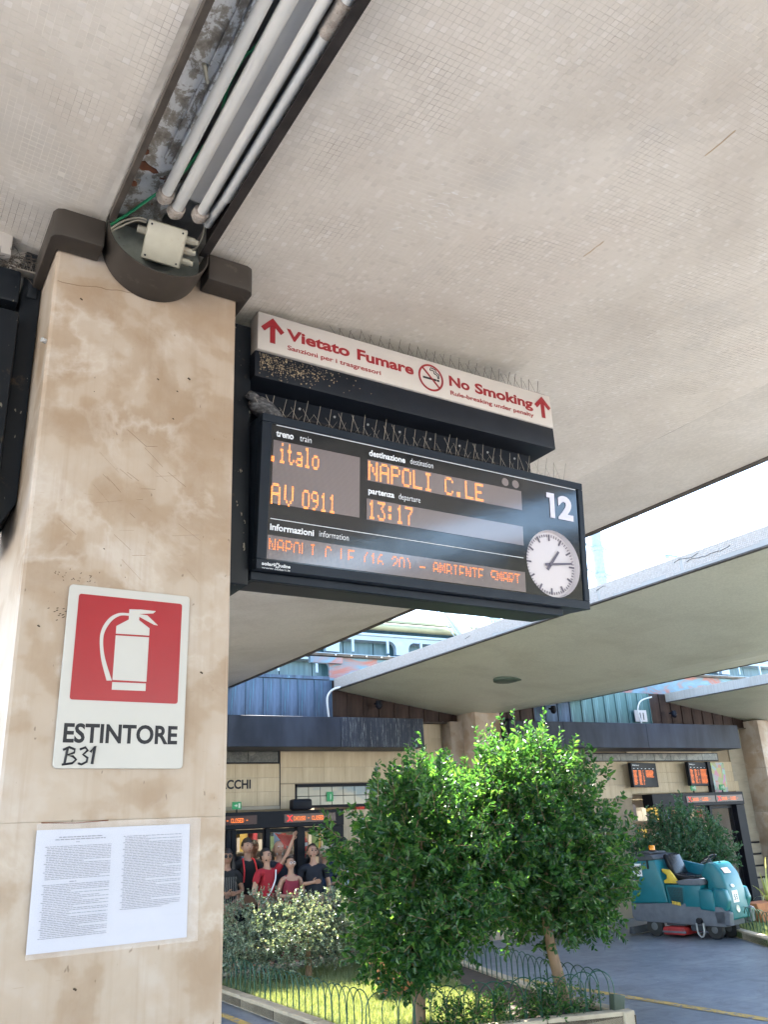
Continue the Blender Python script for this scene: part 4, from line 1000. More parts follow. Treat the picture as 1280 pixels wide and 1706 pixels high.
window(5.88, 8.6, 2.30, 2.70, 12, 2, M['winglass'])
text('i', 'assembly_sign', M['signlit'], hb, 6.52, 2.43, .02, .10, YF-.034, .03)
MB().box(6.46, 6.58, YF-.030, YF-.024, 2.40, 2.56).build('assembly_panel', M['signgreen'], hb)

# ticket gates
def gate(x0, x1, posts, label, z1=2.26, zh=2.0):
    g_ = T('ticket_gate', label, 'gate', ((x0+x1)/2, 14.3, 0))
    MB().box(x0, x1, 14.08, 14.38, zh, z1).build('header', M['darkframe'], g_, bevel=.006, seg=1)
    MB().box(x1-.26, x1, 14.10, 14.36, 0, zh-.002).build('end_post', M['darkframe'], g_, bevel=.006, seg=1)
    for p in posts: MB().box(p-.035, p+.035, 14.15, 14.30, 0, zh-.002).build('post', M['darkframe'], g_, bevel=.004, seg=1)
    ps = sorted(posts)+[x1-.26]
    for a, c_ in zip(ps[:-1], ps[1:]):
        if c_-a < .2: continue
        d = MB().box(a+.036, a+.062, 14.20, 14.25, .05, zh-.01).box(c_-.062, c_-.036, 14.20, 14.25, .05, zh-.01).box(a+.062, c_-.062, 14.20, 14.25, zh-.07, zh-.01).box(a+.062, c_-.062, 14.20, 14.25, .05, .13).build('door', M['darkframe'], g_)
        MB().box(a+.063, c_-.063, 14.22, 14.226, .131, zh-.071).build('door_pane', M['glass'], g_, d)
    return g_
g1 = gate(3.2, 6.64, (3.55, 4.62, 4.70, 5.28, 5.84, 5.90), 'black ticket gate on the left with people standing before it and a red closed display')
g2 = gate(13.85, 16.62, (14.2, 14.9, 15.6), 'black ticket gate on the right behind the shrub and cleaning machine', 2.35, 2.08)
def banner(g_, x, z, w_):
    pl = MB().box(x-.02, x+w_+.3, 14.068, 14.079, z-.03, z+.105).build('display_strip', simple('strip', (.03, .006, .008), .3), g_)
    dots('X', 'led_cross', M['redled'], g_, x+.03, z-.012, .095, .10, 14.064, .95, par=pl)
    dots('CHIUSO - CLOSED -', 'led_text', M['orangefar'], g_, x+.145, z, w_, .066, 14.064, .85, par=pl)
banner(g1, 5.56, 2.10, .62); banner(g1, 4.14, 2.10, .62); banner(g2, 14.85, 2.18, .55); banner(g2, 15.75, 2.18, .52)
def exit_sign(x, z, label, g_='exit signs above the ticket gates'):
    t_ = T('exit_sign', label, 'exit sign', (x, 14.2, z), group=None)
    MB().box(x, x+.15, 14.19, 14.215, z, z+.115).build('panel', M['signgreen'], t_)
    b = MB().prism([(x+.03, z+.05), (x+.06, z+.05), (x+.06, z+.03), (x+.085, z+.0575), (x+.06, z+.085), (x+.06, z+.065), (x+.03, z+.065)], 'y', 14.186, 14.189)
    b.prism([(x+.10, z+.02), (x+.13, z+.02), (x+.13, z+.095), (x+.10, z+.095)], 'y', 14.186, 14.189).build('symbol', M['signlit'], t_)
    MB().box(x+.065, x+.085, 14.19, 14.21, z-.05, z-.001).build('bracket', M['darkframe'], t_)
exit_sign(4.68, 2.31, 'small green exit sign on the left gate just beside the near column'); exit_sign(5.88, 2.31, 'small green exit sign on the left gate below the barred window')
exit_sign(15.15, 2.40, 'small green exit sign on the right gate, left one of the pair'); exit_sign(16.05, 2.40, 'small green exit sign on the right gate, next to the colourful poster')
MB().box(5.66, 6.02, 13.98, 14.18, 2.262, 2.44).solo('door_blower', M['darkframe'], 'black blower box on top of the left gate behind the exit sign', 'blower', (5.84, 14.1, 2.26), bevel=.04)
# big train boards on the wall
def train_board(x0, z0, w_, h_, label, heads, seed, yaw=14):
    t_ = T('train_board', label, 'train board', (x0, 14.22, z0), rot=Matrix.Rotation(R(yaw), 4, 'Z'), local=True)
    MB().box(0, w_, -.08, 0, 0, h_).build('housing', M['darkframe'], t_, bevel=.006, seg=1)
    rd = random.Random(seed); text(heads[0], 'lettering', M['whiteprint'], t_, .05, h_-.065, .12, .03, -.082, .02); text(heads[1], 'lettering', M['whiteprint'], t_, .18, h_-.065, .12, .026, -.082)
    b = MB()
    for k in range(6): b.box(.07+k*.15, .11+k*.15, -.0825, -.081, h_-.125, h_-.115)
    b.build('column_heads', M['whiteprint'], t_)
    b = MB(); nr = 12
    for r_ in range(nr):
        z = h_-.16-r_*(h_-.20)/nr
        for (a, c_) in ((.05, .20), (.25, .38), (.42, .48), (.54, .86)):
            if a > .5 and (seed == 1 and r_ > 5): continue
            x = a*w_; xe = c_*w_-rd.uniform(0, .05)
            while x < xe:
                ww = rd.uniform(.012, .03); b.quad((x, -.082, z-.008), (min(x+ww, xe), -.082, z-.008), (min(x+ww, xe), -.082, z), (x, -.082, z)); x += ww+.006
    b.build('amber_rows', M['orangefar'], t_, kind='stuff')
train_board(13.42, 2.50, .98, .50, 'black train board with short amber rows on the stone wall, the left of two', ('Arrivi', 'Arrivals'), 1)
train_board(15.10, 2.50, .90, .51, 'black train board full of amber rows beside the colourful poster', ('Partenze', 'Departures'), 2)
MB().box(16.02, 16.50, YF-.03, YF-.004, 2.36, 3.0).solo('poster', M['poster'], 'tall colourful abstract poster right of the train boards', 'poster', (16.25, YF, 2.36))
MB().box(15.90, 16.00, YF-.10, YF-.004, 2.34, 3.02).build('dark_reveal', M['darkframe'], hb)
# platform number sign 11
n11 = T('number_sign', 'small white sign with number 11 on the copper cladding', 'sign', (13.83, 14.2, 3.90))
MB().box(13.80, 14.14, 14.17, 14.20, 3.86, 4.11).build('panel', M['signwhite'], n11, bevel=.004, seg=1)
text('11', 'lettering', M['ink'], n11, 13.93, 3.90, .12, .16, 14.168, .03, kind='stuff')
n12 = MB().box(3.72, 3.99, 14.17, 14.20, 3.85, 4.12).solo('number_sign', M['signwhite'], 'pale sign on the copper cladding just right of the near column', 'sign', (3.85, 14.2, 3.85), bevel=.004)
# cameras
def domecam(x, y, z, label, fr=None):
    t_ = T('dome_camera', label, 'camera', (x, y, z), fr)
    MB().lathe((x, y, z), [(.05, .10), (.06, .04), (.062, .01)], 16).build('mount', M['darkframe'], t_, smooth=True)
    MB().lathe((x, y, z), [(.005, -.055), (.03, -.048), (.05, -.025), (.058, .01)], 16).build('dome', M['vinyl'], t_, smooth=True)
    MB().tube([(x, y, z+.06), (x-.02, y+.12, z+.06)], .02, 8).build('arm', M['darkframe'], t_)
domecam(7.40, 14.05, 4.02, 'black dome camera on the cladding under the left end of the middle canopy')
domecam(11.45, 14.05, 4.02, 'dome camera on the cladding right of the middle column')
domecam(14.85, 14.05, 4.00, 'black dome camera on the shade-toned cladding right of number 11')
# curved cable conduits
MB().tube(bez([(6.43, 14.15, 3.80), (6.40, 14.13, 4.0), (6.40, 14.12, 4.18), (6.47, 14.05, 4.29), (6.60, 13.95, 4.33)]), .019, 10).solo('white_conduit', M['pvc'], 'white bent conduit on the cladding at the corner of the middle canopy', 'conduit', (6.43, 14.15, 3.8), smooth=True)
MB().tube(bez([(13.9, 14.12, 3.80), (13.86, 14.12, 4.0), (13.84, 14.10, 4.15), (13.92, 14.05, 4.30), (14.1, 13.9, 4.36)]), .016, 10).solo('white_conduit', M['pvc'], 'thin bent conduit crossing the number 11 sign', 'conduit', (13.9, 14.12, 3.8), smooth=True)
# diagonal black bracket by the middle column
MB().prism([(9.98, 3.80), (10.12, 3.80), (10.45, 3.05), (10.28, 3.05)], 'y', 13.62, 13.76).solo('support_bracket', M['darkframe'], 'black slanting bracket right of the middle column under the cladding', 'bracket', (10.2, 13.7, 3.1), bevel=.01)

# shop interior seen through the gates
sh = T('shop_shelves', 'crowded lit shop shelves behind the left ticket gate', 'shelves', (5.5, 16.6, 0))
for z in (.4, .8, 1.2, 1.6, 2.0, 2.4): MB().box(2.5, 9.5, 16.4, 16.8, z, z+.03).build('shelf', M['boxgrey'], sh)
GOODS = MT('goods', rough=.5); g = GOODS.n('NewGeometry')
cst = [(.6, .55, .45), (.35, .05, .05), (.65, .62, .55), (.12, .12, .15), (.6, .45, .12), (.08, .15, .3), (.7, .68, .62), (.3, .2, .12), (.5, .08, .1), (.15, .25, .12)]
GOODS.color(GOODS.ramp(g.outputs['Random Per Island'], [(i/10, c_) for i, c_ in enumerate(cst)], 'CONSTANT')); M['goods'] = GOODS.m
b = MB(); rd = random.Random(11)
for z in (.43, .83, 1.23, 1.63, 2.03, 2.43):
    x = 2.55
    while x < 9.4:
        w_ = rd.uniform(.05, .16); b.box(x, x+w_-.01, 16.36+rd.uniform(0, .1), 16.7, z, z+rd.uniform(.12, .34)); x += w_
b.build('goods', M['goods'], sh, kind='stuff')
sh2 = T('shop_shelves', 'dim shop shelves behind the right ticket gate', 'shelves', (15.5, 16.6, 0))
for z in (.6, 1.2, 1.8, 2.3): MB().box(12.5, 18, 16.4, 16.8, z, z+.03).build('shelf', M['boxgrey'], sh2)
b = MB()
for z in (.63, 1.23, 1.83):
    x = 12.55
    while x < 17.9:
        w_ = rd.uniform(.08, .25); b.box(x, x+w_-.01, 16.36+rd.uniform(0, .1), 16.7, z, z+rd.uniform(.15, .45)); x += w_
b.build('goods', M['goods'], sh2, kind='stuff')
SL = emit('shop_lamp', (1.0, .90, .75), 7.0)
for x in (3.5, 5.2, 6.9, 14.3, 16.0): MB().box(x, x+1.0, 15.5, 15.62, 2.95, 3.0).build('ceiling_lamp', SL, hb)
MB().box(2, 19, YF+.31, 19, 3.05, 3.1).build('shop_ceiling', M['stoneback'], hb)
# slatted low barrier behind the people
sb = T('slatted_barrier', 'low beige slatted barrier behind the group of people', 'barrier', (5.6, 14.6, 0))
for k in range(12): MB().box(4.3, 6.9, 14.52, 14.56, .10+k*.105, .165+k*.105).build('slat', M['boxgrey'], sb, bevel=.006, seg=1)
MB().box(4.3, 6.9, 14.565, 14.60, .05, 1.38).build('backing', M['stoneback'], sb)
# red banner behind the doors
rb = T('red_banner', 'big red banner with white stripe hanging behind the left gate doors', 'banner', (5.8, 14.44, 1.4))
def zp(x, y):   # outline of the banner, in metres
    return (5.51+(x-395)*.00232, 1.98-(y-700)*.00205)
for poly in ([(395, 730), (470, 745), (540, 748), (560, 715), (600, 700), (660, 815), (640, 880), (610, 870), (560, 795), (520, 800), (525, 850), (470, 820)], [(395, 828), (430, 825), (455, 895), (430, 890)], [(600, 905), (640, 900), (625, 980), (612, 975)]):
    MB().prism([zp(*p) for p in poly], 'y', 14.44, 14.45).build('red_cloth', M['banner'], rb)
MB().prism([zp(*p) for p in [(590, 822), (655, 812), (650, 840), (600, 850)]], 'y', 14.43, 14.438).build('white_stripe', M['whitelabel'], rb)
# red thing over right gate
MB().box(14.15, 14.75, 14.5, 14.7, 2.36, 2.60).solo('red_sign_box', M['banner'], 'dark red box sign left above the right ticket gate', 'sign', (14.4, 14.6, 2.3), bevel=.01)

# ---- glazed gallery behind and above
ga = T('glazed_gallery', 'teal glazed station gallery with pale blue steel beams above the cladding', 'building', (12, 17, 4.4))
for i in range(26):
    x = 2+i*.75
    for j, (z0, z1) in enumerate(((4.9, 5.34), (5.50, 5.83), (5.97, 6.08))):
        MB().box(x+.01, x+.74, 16.78, 16.82, z0, z1).build('glazed_panel', M['glazing'], ga)
MB().box(2, 22, 16.83, 16.95, 4.2, 6.3).build('backing', M['glazing'], ga)
for z in (5.34, 5.83): 
    MB().box(2, 22, 16.50, 16.78, z, z+.13).build('beam', M['steelblue'], ga)
    MB().box(2, 22, 16.44, 16.50, z+.10, z+.15).build('beam_flange', M['steelblue'], ga)
# rounded bracket plates on each beam
for zb in (5.34, 5.83):
    x = 2.55 if zb < 5.5 else 2.45
    while x < 21:
        hh = .30; r_ = .17; pts = [(x-.42, zb), (x-.30, zb)]
        pts = [(x-.16-r_, zb)]+[(x-.16-r_+r_*math.sin(R(a)), zb-r_+r_*math.cos(R(a))) for a in range(0, 91, 15)]+[(x-.16, zb-hh), (x+.16, zb-hh)]+[(x+.16+r_-r_*math.sin(R(a)), zb-r_+r_*math.cos(R(a))) for a in range(90, -1, -15)]+[(x+.16+r_, zb)]
        MB().prism(pts, 'y', 16.47, 16.60).build('arched_bracket', M['steelblue'], ga)
        x += 1.72
for z in (5.34, 5.83):
    x = 2.0
    while x < 21: MB().prism([(x, z-.02), (x+.05, z-.02), (x+.05, z-.30), (x, z-.30)], 'y', 16.36, 16.40).build('hanger', M['steelblue'], ga); x += .86
MB().tube([(2, 16.55, 6.17), (22, 16.55, 6.17)], .09, 12).build('pipe_beam', M['steelyellow'], ga, smooth=True)
MB().box(2, 22, 16.6, 16.9, 6.30, 6.36).build('top_rail', M['steelyellow'], ga)
MB().prism([(10.08, 6.9), (10.42, 6.9), (11.35, 5.75), (11.0, 5.75)], 'y', 16.15, 16.35).build('strut', M['steelwhite'], ga)
MB().prism([(11.6, 6.6), (11.8, 6.6), (12.3, 5.75), (12.05, 5.75)], 'y', 16.15, 16.30).build('strut', M['steelblue'], ga)
for k in range(3): MB().tube([(10.05-.10*k+.0, 16.2, 6.9), (10.95-.10*k, 16.2, 5.75)], .012, 6).build('tie_rod', M['steelblue'], ga)
for i in range(9):
    x = 11.2+i*.42; MB().tube([(x, 16.2, 6.75), (x+.22*(1 if i % 2 else -.6), 16.2, 5.8)], .016, 6).build('tie_rod', M['steelwhite'], ga)
for i in range(6): MB().tube([(9.0+i*.2, 16.2, 6.46+.05*i), (9.2+i*.2, 16.2, 6.62+.05*(i % 2))], .014, 6).build('truss_bar', M['steelblue'], ga)
MB().tube([(9.0, 16.2, 6.46), (10.2, 16.2, 6.74)], .02, 6).tube([(9.0, 16.2, 6.60), (10.2, 16.2, 6.88)], .02, 6).build('truss_chord', M['steelblue'], ga)
MB().tube(bez([(8.75, 16.1, 5.42), (8.83, 16.1, 5.25), (8.98, 16.1, 5.0), (9.05, 16.1, 4.8)]), .04, 8).build('downpipe', M['signwhite'], ga, smooth=True)
# red/grey rooftop bits seen right
MB().prism([(17.2, 5.0), (17.5, 5.0), (17.5, 5.28), (17.2, 5.28)], 'y', 15.4, 15.6).build('red_block', M['rust'], ga)
# catenary mast and wires
cm = T('catenary_mast', 'pale steel catenary mast with insulator brackets against the bright sky', 'mast', (37.9, 40, 0))
MS = simple('pale_mast', (.16, .22, .27), .5, .0)
MB().tube([(37.75, 40, 0), (37.75, 40, 21)], [.42, .36], 14).build('pole', MS, cm, smooth=True)
for z in (16.6, 18.4, 19.9):
    MB().lathe((37.75, 40, z), [(.50, 0), (.50, .22)], 14).build('collar', MS, cm)
    MB().tube([(36.6, 40, z+.5), (37.75, 40, z+.1), (38.7, 40, z+.3)], .09, 6).build('bracket', MS, cm)
for (a, c_) in (((37.7, 40, 19.2), (60, 40, 17.8)), ((37.7, 40, 20.8), (60, 40, 24.0)), ((44.5, 40, 24.5), (43.0, 40, 21.6))):
    MB().tube([a, c_], .045, 5).build('wire', MS, cm)
MB().tube([(44.0, 40, 18.75), (45.2, 40, 18.7)], .2, 8).build('insulator', MS, cm)

# ================================================================== GARDEN BEDS
bed = [(3.62, 12.8), (3.85, 7.95), (6.45, 7.2), (6.50, 8.3), (7.55, 13.3)]
def kerb(poly, label, closed=True, wd=.13, h=.13, step=.9):
    t_ = T('stone_kerb', label, 'kerb', (poly[0][0], poly[0][1], 0))
    n_ = len(poly)
    for i in range(n_ if closed else n_-1):
        a = Vector(poly[i]); c_ = Vector(poly[(i+1) % n_]); L = (c_-a).length; d = (c_-a)/L; nn = Vector((-d.y, d.x)); m_ = max(1, round(L/step))
        for k in range(m_):
            p = a+d*(L*k/m_+.004); q = a+d*(L*(k+1)/m_-.004); p2 = p+nn*wd; q2 = q+nn*wd
            MB().prism([tuple(p), tuple(q), tuple(q2), tuple(p2)], 'z', 0, h+random.uniform(-.004, .004)).build('kerb_stone', M['kerb'], t_, bevel=.008, seg=1)
    return t_
kerb(bed, 'pale stone kerb round the garden bed with the two trees')
b = MB().prism(bed, 'z', .012, .095); b.solo('garden_soil', M['soil'], 'dark soil of the tree bed', None, kind='structure')
b = MB().prism([(3.9, 12.2), (4.0, 8.2), (5.35, 7.75), (5.9, 9.4), (7.0, 12.9)], 'z', .09, .104); b.solo('lawn', M['turf'], 'short lawn of the tree bed', None, kind='structure')
bed2 = [(11.7, 9.6), (20, 9.9), (20, 13.2), (13.4, 12.9)]
bed2 = [(11.0, 8.9), (17, 7.4), (19, 12.7), (13.3, 12.6), (12.45, 11.55)]
kerb(bed2, 'stone kerb round the sunlit lawn at the right edge')
MB().prism(bed2, 'z', .012, .10).solo('lawn', M['turf'], 'sunlit lawn at the right edge', None, kind='structure')
def inpoly(x, y, poly):
    c_ = False; j = len(poly)-1
    for i in range(len(poly)):
        if ((poly[i][1] > y) != (poly[j][1] > y)) and (x < (poly[j][0]-poly[i][0])*(y-poly[i][1])/(poly[j][1]-poly[i][1]+1e-12)+poly[i][0]): c_ = not c_
        j = i
    return c_
def grass(poly, n_, label, hgt=.06):
    xs = [p[0] for p in poly]; ys = [p[1] for p in poly]; P = []
    while len(P) < n_:
        x = random.uniform(min(xs), max(xs)); y = random.uniform(min(ys), max(ys))
        if inpoly(x, y, poly): P.append((x, y, .10))
    P = np.array(P); n_ = len(P); az = RNG.uniform(0, 6.28, n_); L = RNG.uniform(.5, 1.2, n_)[:, None]*hgt
    d = np.stack([np.cos(az)*.4, np.sin(az)*.4, np.ones(n_)], 1)*L; sd = np.stack([-np.sin(az), np.cos(az), 0*az], 1)*.004
    V = np.stack([P-sd, P+sd, P+d], 1).reshape(-1, 3); F = (np.arange(n_)*3)[:, None]+np.array([[0, 1, 2]])
    o = np_mesh('grass', V, F, M['grass'], None, kind='stuff'); o['label'] = label; o['category'] = 'grass'
grass([(3.8, 12.2), (3.98, 8.1), (5.4, 7.7), (5.95, 9.4), (7.1, 12.9)], 52000, 'short green grass in the bed with the two trees')
grass([(11.2, 9.0), (15.5, 8.0), (16.5, 12.5), (13.4, 12.4), (12.6, 11.5)], 40000, 'sunlit green grass at the right edge')

# hoop fences
def hoops(pts, label, h=.36, wd=.30, step=.15, z0=.10):
    t_ = T('hoop_fence', label, 'fence', (pts[0][0], pts[0][1], 0))
    ar = [(-wd/2, 0, 0), (-wd/2, 0, h-wd/2)]+[(wd/2*math.cos(R(a)), 0, h-wd/2+wd/2*math.sin(R(a))) for a in range(165, 0, -15)]+[(wd/2, 0, h-wd/2), (wd/2, 0, 0)]
    me = MB().tube(ar, .0055, 5).mesh('hoop', (0, 0, 0), smooth=True); me.materials.append(M['fencegreen'])
    for a, c_ in zip(pts[:-1], pts[1:]):
        a = Vector(a); c_ = Vector(c_); L = (c_-a).length; n_ = int(L/step); ang = math.atan2(c_.y-a.y, c_.x-a.x)
        for k in range(n_):
            p = a+(c_-a)*((k+.5)/n_); o = bpy.data.objects.new('hoop', me); COL.objects.link(o); o.parent = t_.o
            o.location = (p.x-pts[0][0], p.y-pts[0][1], z0+random.uniform(-.01, .01)); o.rotation_euler = (random.uniform(-.04, .04), random.uniform(-.03, .03), ang)
hoops([(3.80, 12.6), (4.02, 8.15)], 'green hoop fence along the left edge of the tree bed')
hoops([(4.05, 8.06), (6.32, 7.42)], 'green hoop fence along the front edge of the tree bed')
hoops([(6.36, 7.5), (6.40, 8.3), (7.30, 13.1)], 'dark green hoop fence along the far edge of the tree bed')
hoops([(12.65, 11.5), (11.22, 9.0), (15.5, 8.0)], 'green hoop fence in front of the sunlit lawn at the right')
# bent metal post at the bed's corner
MB().prism([(6.30, .10), (6.42, .10), (6.46, .24), (6.32, .27)], 'y', 7.32, 7.40).solo('metal_box', simple('green_grey_box', (.045, .06, .04), .6), 'small bent green metal box on the corner of the kerb', 'metal box', (6.38, 7.36, .1), bevel=.006)

# trees
def crown(cx, cy, cz, rx, ry, rz, nshoot, seed, Lf=(.065, .108), per=10, top=.0, tilt=0.35, rmin=.50, sh_len=.20, fill=.3, lump=.30, wf=.42):
    rg = np.random.default_rng(seed); P = []; D = []; L = []
    tries = 0; got = 0; stems = []
    while got < nshoot:
        d = rg.normal(size=3); d /= np.linalg.norm(d)
        nz = mnoise.noise(Vector((d[0]*1.7+seed, d[1]*1.7, d[2]*1.7)))+.5*mnoise.noise(Vector((d[0]*4+seed, d[1]*4, d[2]*4)))
        rad = 1+lump*nz
        u = rg.random()
        r_ = rad*(rmin+(1-rmin)*u**.5) if rg.random() > fill else rad*rg.random()**.5*rmin*1.2
        p = np.array([cx, cy, cz])+d*np.array([rx, ry, rz])*r_
        if mnoise.noise(Vector((p[0]*2.6, p[1]*2.6, p[2]*2.6+seed))) < -.14: 
            tries += 1
            if tries % 4: continue
        sd = d*.8+rg.normal(size=3)*.45+np.array([0, 0, tilt]); sd /= np.linalg.norm(sd)
        sl_ = sh_len*rg.uniform(.5, 1.2)
        if d[2] > .55 and rg.random() < top: sl_ *= 2.0; sd = np.array([rg.normal()*.2, rg.normal()*.2, 1.0]); sd /= np.linalg.norm(sd)
        stems.append((p, p+sd*sl_))
        nper = int(per*sl_/sh_len)+2
        for k in range(nper):
            q = p+sd*sl_*(k+.5)/nper; rn = rg.normal(size=3); ld = np.cross(sd, rn); ld /= np.linalg.norm(ld)+1e-9
            ld = ld*.85+sd*.55+np.array([0, 0, -.05]); P.append(q); D.append(ld); L.append(rg.uniform(*Lf)*(1-.35*k/nper))
        got += 1
    P = np.array(P); D = np.array(D); L = np.array(L)
    return P, D, L, stems
def tree(name, label, base, trunk, limbs, crowns, lm, cat='tree', wf=.45, r0=.05):
    t_ = T(name, label, cat, base)
    b = MB().tube(bez(trunk, 5), list(np.linspace(r0*1.25, r0*.65, len(bez(trunk, 5)))), 10)
    b.build('trunk', M['bark'], t_, smooth=True)
    top = Vector(trunk[-1])
    for k, l_ in enumerate(limbs):
        pts = bez([top if k % 2 else Vector(trunk[-2]).lerp(top, .6), top.lerp(Vector(l_), .5)+Vector((random.uniform(-.08, .08), random.uniform(-.08, .08), .06)), Vector(l_)], 4)
        MB().tube(pts, list(np.linspace(r0*.5, r0*.12, len(pts))), 6).build('limb', M['bark'], t_, smooth=True)
    PP = []; DD = []; LL = []; b = MB()
    for c_ in crowns:
        P, D, L, st = crown(**c_); PP.append(P); DD.append(D); LL.append(L)
        for a, e in st[::2]: b.tube([a, e], [.0035, .0015], 3, cap=False)
    b.build('twigs', M['bark'], t_, kind='stuff')
    P = np.concatenate(PP); D = np.concatenate(DD); L = np.concatenate(LL)
    V, F = leaves(P, D, L, L*wf); np_mesh('crown', V-np.array(base), F, lm, t_, kind='stuff')
    return t_
t1x, t1y = 4.52, 8.05
tree('small_tree', 'left bushy green tree in the kerbed bed, its low crown over the terracotta pot', (t1x, t1y, .1), [(t1x, t1y, .08), (t1x+.02, t1y, .45), (t1x-.03, t1y+.03, .95), (t1x, t1y, 1.35)],
     [(3.95, 8.0, 1.7), (5.05, 8.1, 1.9), (4.6, 8.6, 2.1), (4.4, 7.6, 1.8), (4.9, 7.8, 1.3), (4.1, 8.2, 1.2), (4.7, 8.0, 2.35)],
     [dict(cx=4.60, cy=8.05, cz=1.50, rx=.88, ry=.85, rz=.88, nshoot=1250, seed=3, top=.35), dict(cx=5.10, cy=8.0, cz=1.80, rx=.72, ry=.65, rz=.66, nshoot=520, seed=5, top=.25),
      dict(cx=5.50, cy=8.05, cz=1.48, rx=.55, ry=.5, rz=.66, nshoot=430, seed=6),
      dict(cx=4.50, cy=8.0, cz=.84, rx=.60, ry=.5, rz=.30, nshoot=300, seed=9, tilt=-.3)], M['leaf'], r0=.055)
t2x, t2y = 6.30, 8.06
tree('small_tree', 'right taller green tree in the kerbed bed with tall upright shoots', (t2x, t2y, .1), [(t2x, t2y, .08), (t2x-.06, t2y, .35), (t2x-.12, t2y+.02, .75), (t2x-.16, t2y, 1.4)],
     [(5.6, 8.0, 1.8), (6.8, 8.2, 1.7), (6.2, 8.6, 2.3), (6.1, 7.6, 1.9), (6.6, 7.9, 2.4), (5.8, 8.3, 1.3), (6.2, 8.0, 2.7)],
     [dict(cx=6.28, cy=8.15, cz=1.66, rx=1.0, ry=.85, rz=.98, nshoot=1500, seed=13, top=.30), dict(cx=5.95, cy=8.05, cz=2.22, rx=.66, ry=.5, rz=.46, nshoot=330, seed=15, top=.5),
      dict(cx=6.65, cy=8.15, cz=1.15, rx=.66, ry=.55, rz=.44, nshoot=520, seed=19, tilt=-.2)], M['leaf'], r0=.06)
# shrub behind the scrubber
tree('round_shrub', 'dark leafy shrub behind the cleaning machine and in front of the right gate', (13.4, 12.95, 0), [(13.4, 12.95, .05), (13.4, 12.95, .5), (13.4, 12.95, .8)], [(12.8, 12.9, 1.3), (14.0, 13.0, 1.4), (13.4, 13.2, 1.7)],
     [dict(cx=13.45, cy=12.95, cz=1.18, rx=1.15, ry=.55, rz=.72, nshoot=1250, seed=23, Lf=(.06, .10), top=.3), dict(cx=12.5, cy=13.0, cz=1.05, rx=.5, ry=.4, rz=.6, nshoot=260, seed=24, Lf=(.06, .10))], M['leafdark'], 'shrub', r0=.05)
# variegated hedge
tree('variegated_hedge', 'pale variegated hedge in front of the waiting people', (4.9, 11.6, .1), [(4.9, 11.6, .1), (4.9, 11.6, .35), (4.9, 11.6, .5)], [(4.3, 11.5, .8), (5.5, 11.7, .8), (4.9, 11.3, .9)],
     [dict(cx=4.35, cy=11.75, cz=.66, rx=.85, ry=.65, rz=.48, nshoot=1500, seed=31, Lf=(.025, .045), sh_len=.12, per=10, wf=.6), dict(cx=5.30, cy=11.65, cz=.68, rx=.85, ry=.70, rz=.46, nshoot=1500, seed=33, Lf=(.025, .045), sh_len=.12, per=10),
      dict(cx=6.0, cy=12.0, cz=.58, rx=.55, ry=.6, rz=.42, nshoot=500, seed=35, Lf=(.025, .045), sh_len=.12, per=10)], M['leafvar'], 'hedge', wf=.62, r0=.04)
# low plants by the front edge
tree('low_plant', 'low dark green ground plants by the front hoop fence', (5.2, 7.8, .1), [(5.2, 7.8, .1), (5.2, 7.8, .15), (5.2, 7.8, .2)], [],
     [dict(cx=5.0, cy=7.85, cz=.16, rx=.55, ry=.25, rz=.16, nshoot=260, seed=41, Lf=(.03, .06)), dict(cx=5.85, cy=7.70, cz=.15, rx=.40, ry=.20, rz=.14, nshoot=180, seed=43, Lf=(.03, .06))], M['leaf'], 'plant', r0=.01)
# terracotta pots
def pot(x, y, r, h, label, z=.1):
    return MB().lathe((x, y, z), [(r*.62, 0), (r*.68, .02), (r*.95, h*.82), (r*1.08, h*.83), (r*1.08, h), (r*.97, h), (r*.93, h*.88), (.01, h*.86)], 28).solo('terracotta_pot', M['terracotta'], label, 'pot', (x, y, z), smooth=True)
pot(5.25, 9.75, .34, .40, 'wide terracotta pot half hidden behind the left tree')
# planter trough at right with strap leaved plants
pl = T('planter', 'long terracotta planter with pale strap leaved plants at the right edge', 'planter', (14.2, 11.6, .1))
MB().prism([(13.15, .10), (14.9, .10), (15.0, .42), (13.05, .42)], 'y', 11.2, 11.55).build('trough', M['terracotta'], pl, bevel=.02)
for (cx_, cy_) in ((13.6, 11.4), (14.35, 11.4)):
    V = []; F = []
    for k in range(16):
        a = random.uniform(0, 6.28); L = random.uniform(.35, .8); st = random.uniform(.15, 1.0)
        b0 = len(V)
        for i in range(6):
            u = i/5; wv = .030*(1-u**1.5)+.002; r_ = L*u*st; z = .40+L*(u*(1.3-st*.4)-u*u*st*.9)
            p = Vector((cx_+math.cos(a)*r_, cy_+math.sin(a)*r_*.6, z)); s_ = Vector((-math.sin(a), math.cos(a), 0))*wv
            V += [p-s_, p+s_]
        for i in range(5): F.append((b0+2*i, b0+2*i+1, b0+2*i+3, b0+2*i+2))
    MB().add(V, F).build('strap_leaves', M['agave'], pl)

